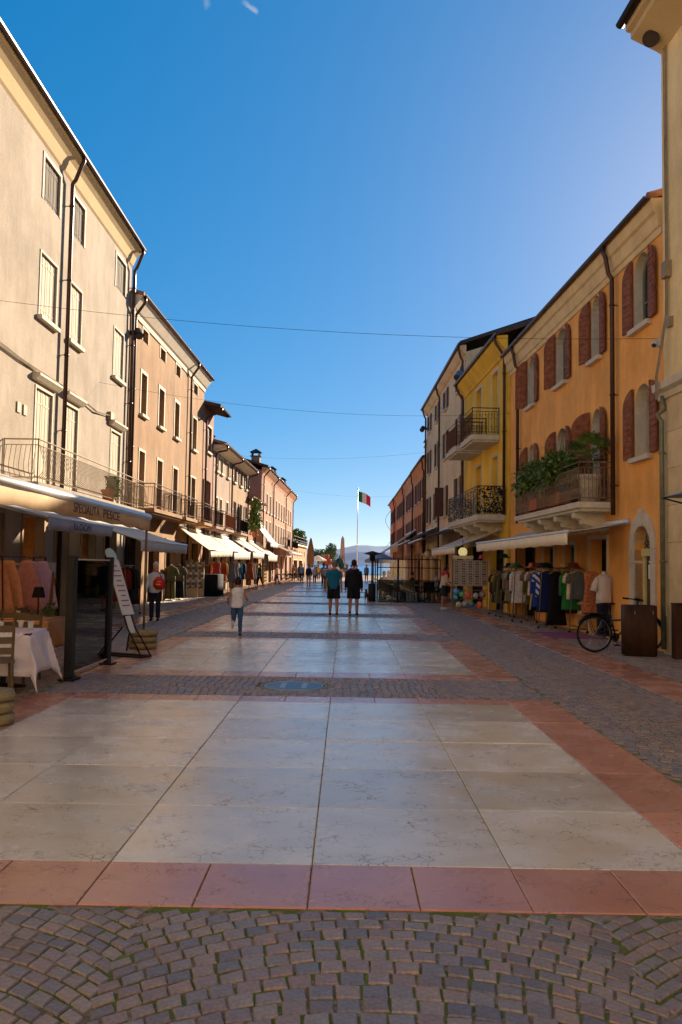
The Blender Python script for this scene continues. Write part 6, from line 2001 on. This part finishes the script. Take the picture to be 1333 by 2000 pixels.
def cafe_chair(label, x, y, rz):
    t = empty('cafe_chair', (x, y, 0), rz, label, 'chair', 'dark cafe chairs')
    wk = mat('dark wicker', lin(48, 42, 38), .7, .3, 40, .5, 90)
    for sx in (-1, 1):
        for sy in (-1, 1):
            mb = MB(); mb.tube([(sx * .23, sy * .22, 0), (sx * .22, sy * .21, .43)], .02, 6); mb.build('leg', wk, t)
    mb = MB(); mb.box(-.26, .26, -.25, .25, .42, .48); mb.build('seat', wk, t, bevel=.015)
    mb = MB(); mb.rings([[(x_ * (.27 + .01 * z), -.24 - .06 * (z - .45) + y_, z) for x_, y_ in ((-1, .07), (-.7, 0), (.7, 0), (1, .07), (1, .03), (.7, -.03), (-.7, -.03), (-1, .03))] for z in (.45, .7, .92)]); mb.build('backrest', wk, t, bevel=0)
    for sx in (-1, 1):
        mb = MB(); mb.tube([(sx * .26, -.22, .66), (sx * .28, .2, .64), (sx * .26, .22, .45)], .022, 6); mb.build('armrest', wk, t)
    return t
cc = cafe_chair('dark wicker cafe chair under the person in bright blue', 2.55, 40.0, 0)
for lb, x, y, r in (('dark wicker cafe chair under the person in lilac', 1.85, 40.2, 0), ('dark wicker cafe chair, empty, right of the bright blue shirt', 3.15, 40.1, .2), ('dark wicker cafe chair, empty, close behind the middle screen', 2.9, 38.9, -.3), ('dark wicker cafe chair, empty, behind the right hand screen', 3.75, 39.0, .4), ('dark wicker cafe chair, empty, at the cafe wall', 4.6, 39.6, 1.2), ('dark wicker cafe chair facing the bright blue shirt', 2.5, 41.6, 3.1), ('dark wicker cafe chair under the white shirt', 4.35, 40.2, 1.05), ('dark wicker cafe chair under the rose top', 2.2, 43.2, 3.14)):
    dup(cc, (x, y, 0), r, lb)
for lb, x, y in (('small round cafe table before the bright blue shirt', 2.5, 40.85), ('small round cafe table before the lilac shirt', 1.8, 41.0), ('small round cafe table behind the right hand screen', 3.6, 39.9)):
    t = empty('cafe_table', (x, y, 0), 0, lb, 'table', 'round cafe tables')
    mb = MB(); mb.lathe([(.34, .72), (.35, .73), (.35, .75), (.34, .76)], n=20); mb.build('table_top', WOOD_WH, t, True)
    mb = MB(); mb.lathe([(.2, 0), (.2, .02), (.03, .05), (.03, .72)], n=14); mb.build('pedestal', IRON, t, True)
sit = ((1.5, 1.5), (1.45, 1.5))
def seated(label, x, y, fc, tp, bt, hr, sk=0, arms=((.3, .15, .9), (.35, .15, .9))):
    p = person(label, (x, y, 0), fc, 1.72, tp, bt, hr, sit, arms, sk, 'black', .05, 1.05, .02, seated=True)
    p.location.z = .03
    return p
seated('person in a bright blue shirt sitting in the cafe with their back to us', 2.55, 39.95, 0, ('tee', F('bright blue', lin(40, 120, 200))), ('trousers', F('grey', lin(130, 130, 130))), 'blond')
seated('person in lilac sitting in the cafe beside the bright blue shirt', 1.85, 40.15, 5, ('tee', F('lilac', lin(110, 108, 160))), ('trousers', F('navy', lin(34, 34, 48))), 'dark', 1)
seated('person in black sitting side on behind the middle cafe screen', 3.2, 40.3, 70, ('long', F('black top', lin(30, 28, 32))), ('trousers', F('black', lin(28, 26, 30))), 'dark', 1)
seated('person in a white shirt sitting at the cafe wall, right', 4.35, 40.2, 60, ('tee', F('white', lin(222, 216, 216))), ('trousers', F('denim', lin(70, 84, 108))), 'grey', 0)
seated('person in a rose top sitting farther back in the cafe', 2.2, 43.2, 180, ('tee', F('pink', lin(206, 140, 146))), ('trousers', F('navy', lin(34, 34, 48))), 'blond', 0)
t = empty('dog', (.95, 37.6, 0), 0, 'small dark dog standing at the foot of the patio heater', 'dog')
mb = MB()
mb.tube([(0, -.22, .3), (0, -.1, .32), (0, .1, .33), (0, .22, .36), (0, .3, .46), (0, .36, .5), (0, .46, .47)], [.06, .085, .095, .075, .055, .06, .028], 8)
for sx in (-1, 1):
    mb.tube([(sx * .05, .16, .28), (sx * .05, .15, .15), (sx * .05, .17, .0)], [.035, .022, .02], 6)
    mb.tube([(sx * .05, -.18, .28), (sx * .055, -.12, .18), (sx * .055, -.22, .11), (sx * .055, -.2, 0)], [.05, .03, .018, .02], 6)
    mb.tube([(sx * .04, .33, .53), (sx * .055, .31, .6)], [.025, .006], 5)
mb.tube([(0, -.25, .34), (0, -.34, .42), (0, -.38, .52)], [.02, .016, .008], 5)
remesh(mb.build('body', mat('dark brown fur', lin(66, 46, 36), .8, .3, 30), t, True), .012)
# globe lamps of the cafe front
def globe(label, x, y, z, r=.17, warm=False):
    t = empty('globe_lamp', (x, y, z), 0, label, 'lamp', 'globe lamps')
    mb = MB(); mb.ball((0, 0, 0), r, 16, 10); mb.build('globe', mat('lit globe', lin(230, 214, 120), .4, .02, emit=(1, .85, .4, .1)) if warm else mat('opal globe', lin(220, 206, 176), .35, .03), t, True)
    mb = MB(); mb.tube([(0, 0, r), (0, 0, r + .28)], .012, 5); mb.lathe([(.05, r - .01), (.04, r + .03)], n=10); mb.build('rod', METAL_DK, t)
globe('glowing yellow globe lamp at the corner of the cream awning', 4.35, 31.4, 2.18, .17, True)
globe('cream globe lamp hanging at the far end of the cream awning', 3.95, 36.9, 2.14, .15)
globe('cream globe lamp by the cafe pillars', 4.3, 44.0, 2.3, .2)
for i, (x, y) in enumerate(((4.9, 43.0), (4.95, 47.6), (4.95, 52))):
    t = empty('pillar', (x, y, 0), 0, ['nearest buff pillar of the cafe arcade', 'middle buff pillar of the cafe arcade', 'farthest buff pillar of the cafe arcade'][i], 'pillar', 'pillars of the cafe arcade')
    mb = MB(); mb.lathe([(.2, .1), (.19, 2.3)], n=16); mb.build('shaft', PR4, t, True)
    mb = MB(); mb.box(-.26, .26, -.26, .26, 0, .1); mb.build('plinth', STONE, t)
    mb = MB(); mb.box(-.26, .26, -.26, .26, 2.3, 2.45); mb.build('capital', STONE, t)
# parasols of the far cafe terraces
def parasol(label, x, y, h, r, m, closed=False, cat='parasol'):
    t = empty('parasol', (x, y, 0), U(0, 1), label, cat)
    mb = MB(); mb.tube([(0, 0, 0), (0, 0, h)], .035, 8); mb.build('pole', IRON, t)
    mb = MB(); mb.lathe([(.3, 0), (.3, .08), (.06, .1)], n=14); mb.build('foot', IRON, t)
    mb = MB(); n = 16
    if closed:
        mb.rings([[(q * (1 + .18 * (-1) ** k) * cos(2 * pi * k / n), q * (1 + .18 * (-1) ** k) * sin(2 * pi * k / n), z) for k in range(n)] for q, z in ((r * .8, h * .28), (r, h * .45), (r * .8, h * .75), (r * .25, h * .97), (.03, h))])
    else:
        mb.rings([[(q * cos(2 * pi * k / 8 + .39), q * sin(2 * pi * k / 8 + .39), z) for k in range(8)] for q, z in ((r, h - .75), (r, h - .55), (.08, h))], False)
    mb.build('canopy', m, t)
parasol('tall closed tan parasol standing past the roof terrace', -4.0, 97, 4.75, .38, F('folded tan canvas', lin(142, 112, 76)), True)
parasol('open white parasol on the lakeside cafe, left', -3.6, 110, 2.9, 1.2, AWN_WHITE)
parasol('pale grey parasol beyond the cafe screens, right', 2.6, 62, 2.6, 1.2, F('blue grey canvas', lin(160, 162, 166)))
# flag, monument
t = empty('flagpole', (1.5, 110, 0), 0, 'tall white flagpole by the lake', 'flagpole')
mb = MB(); mb.tube([(0, 0, 0), (0, 0, 11.6)], [.075, .04], 8); mb.build('pole', MATS['pale aluminium'], t, True)
mb = MB(); mb.ball((0, 0, 11.66), .08); mb.build('finial', MATS['pale aluminium'], t)
fg = empty('flag', (1.55, 110, 0), 0, 'green, white and red flag flying from the lakeside pole', 'flag')
for i, (nm, c) in enumerate((('green', lin(30, 110, 60)), ('white', lin(214, 208, 190)), ('red', lin(206, 40, 56)))):
    mb = MB(); gi = []
    for a in range(9):
        s_ = (i + a / 8) / 3
        gi.append([mb.P(1.6 * s_, .2 * sin(5 * s_) * s_ + .06 * sin(12 * s_), 11.35 - .55 * s_ * s_ - .2 * s_ - 1.35 * b_ / 5 - .03 * sin(8 * s_ + b_)) for b_ in range(6)])
    for a in range(8):
        for b_ in range(5):
            mb.f.append([gi[a][b_], gi[a + 1][b_], gi[a + 1][b_ + 1], gi[a][b_ + 1]])
    o = mb.build('band', F('flag ' + nm, c), fg, True)
    o['label'] = nm + ' band of the flag'
t = empty('obelisk', (-.45, 124, 0), .1, 'rose stone obelisk on a stepped base at the end of the street', 'monument')
PK = mat('rose monument stone', lin(206, 158, 128), .8, .15, 1.5)
mb = MB(); sq = lambda w, z: [(-w, -w, z), (w, -w, z), (w, w, z), (-w, w, z)]
mb.rings([sq(.38, 1.9), sq(.22, 5.5), sq(.01, 6.0)]); mb.build('shaft', PK, t)
mb = MB(); mb.rings([sq(.75, .5), sq(.75, 1.5), sq(.85, 1.52), sq(.85, 1.7), sq(.5, 1.9)]); mb.build('pedestal', PK, t)
for k in range(2):
    mb = MB(); mb.rings([sq(1.4 - .3 * k, .25 * k), sq(1.4 - .3 * k, .25 * k + .248)]); mb.build('step', PK, t)
t = empty('bronze_statue', (-.85, 122.6, 0), 0, 'green bronze figure with raised arm before the obelisk', 'statue')
BR = mat('green bronze', lin(52, 84, 76), .55, .25, 4, metal=.4)
mb = MB(); mb.rings([[(x * .45, y * .45, z) for x, y in ((-1, -1), (1, -1), (1, 1), (-1, 1))] for z in (0, 1.1)]); mb.build('plinth', PK, t)
mb = MB()
for sg in (-1, 1):
    mb.tube([(sg * .14, 0, 1.1), (sg * .16, .05, 1.6), (sg * .1, 0, 2.1)], [.09, .1, .14], 8)
mb.tube([(0, 0, 1.95), (0, 0, 2.3), (0, .02, 2.65), (0, .02, 2.8)], [.2, .18, .23, .08], 10); mb.ball((0, .03, 2.93), (.1, .12, .14))
mb.tube([(.2, 0, 2.66), (.42, .05, 2.75), (.5, .05, 3.15)], [.08, .06, .04], 8); mb.tube([(-.2, 0, 2.66), (-.42, .0, 2.4), (-.55, .1, 2.15)], [.08, .06, .04], 8)
mb.rings([[(x * (.5 + .3 * (2.4 - z)), .2 + .1 * sin(x * 8), z) for x in (-1, -.5, 0, .5, 1)] + [(x * (.5 + .3 * (2.4 - z)), .3 + .1 * sin(x * 8), z) for x in (1, .5, 0, -.5, -1)] for z in (1.15, 1.8, 2.6)])
remesh(mb.build('figure', BR, t, True), .035)
# boy's neighbours: a string of bulbs hanging from the far corner house
mb = MB(); pts = [(5.15 - .5 * sin(k * .5) - .03 * k, 97.4, 8.0 - .32 * k) for k in range(14)]
mb.tube(pts, .02, 4)
tag(mb.build('string_of_bulbs', IRON), 'loose string of bulbs hanging from the last house by the lake', 'light string')
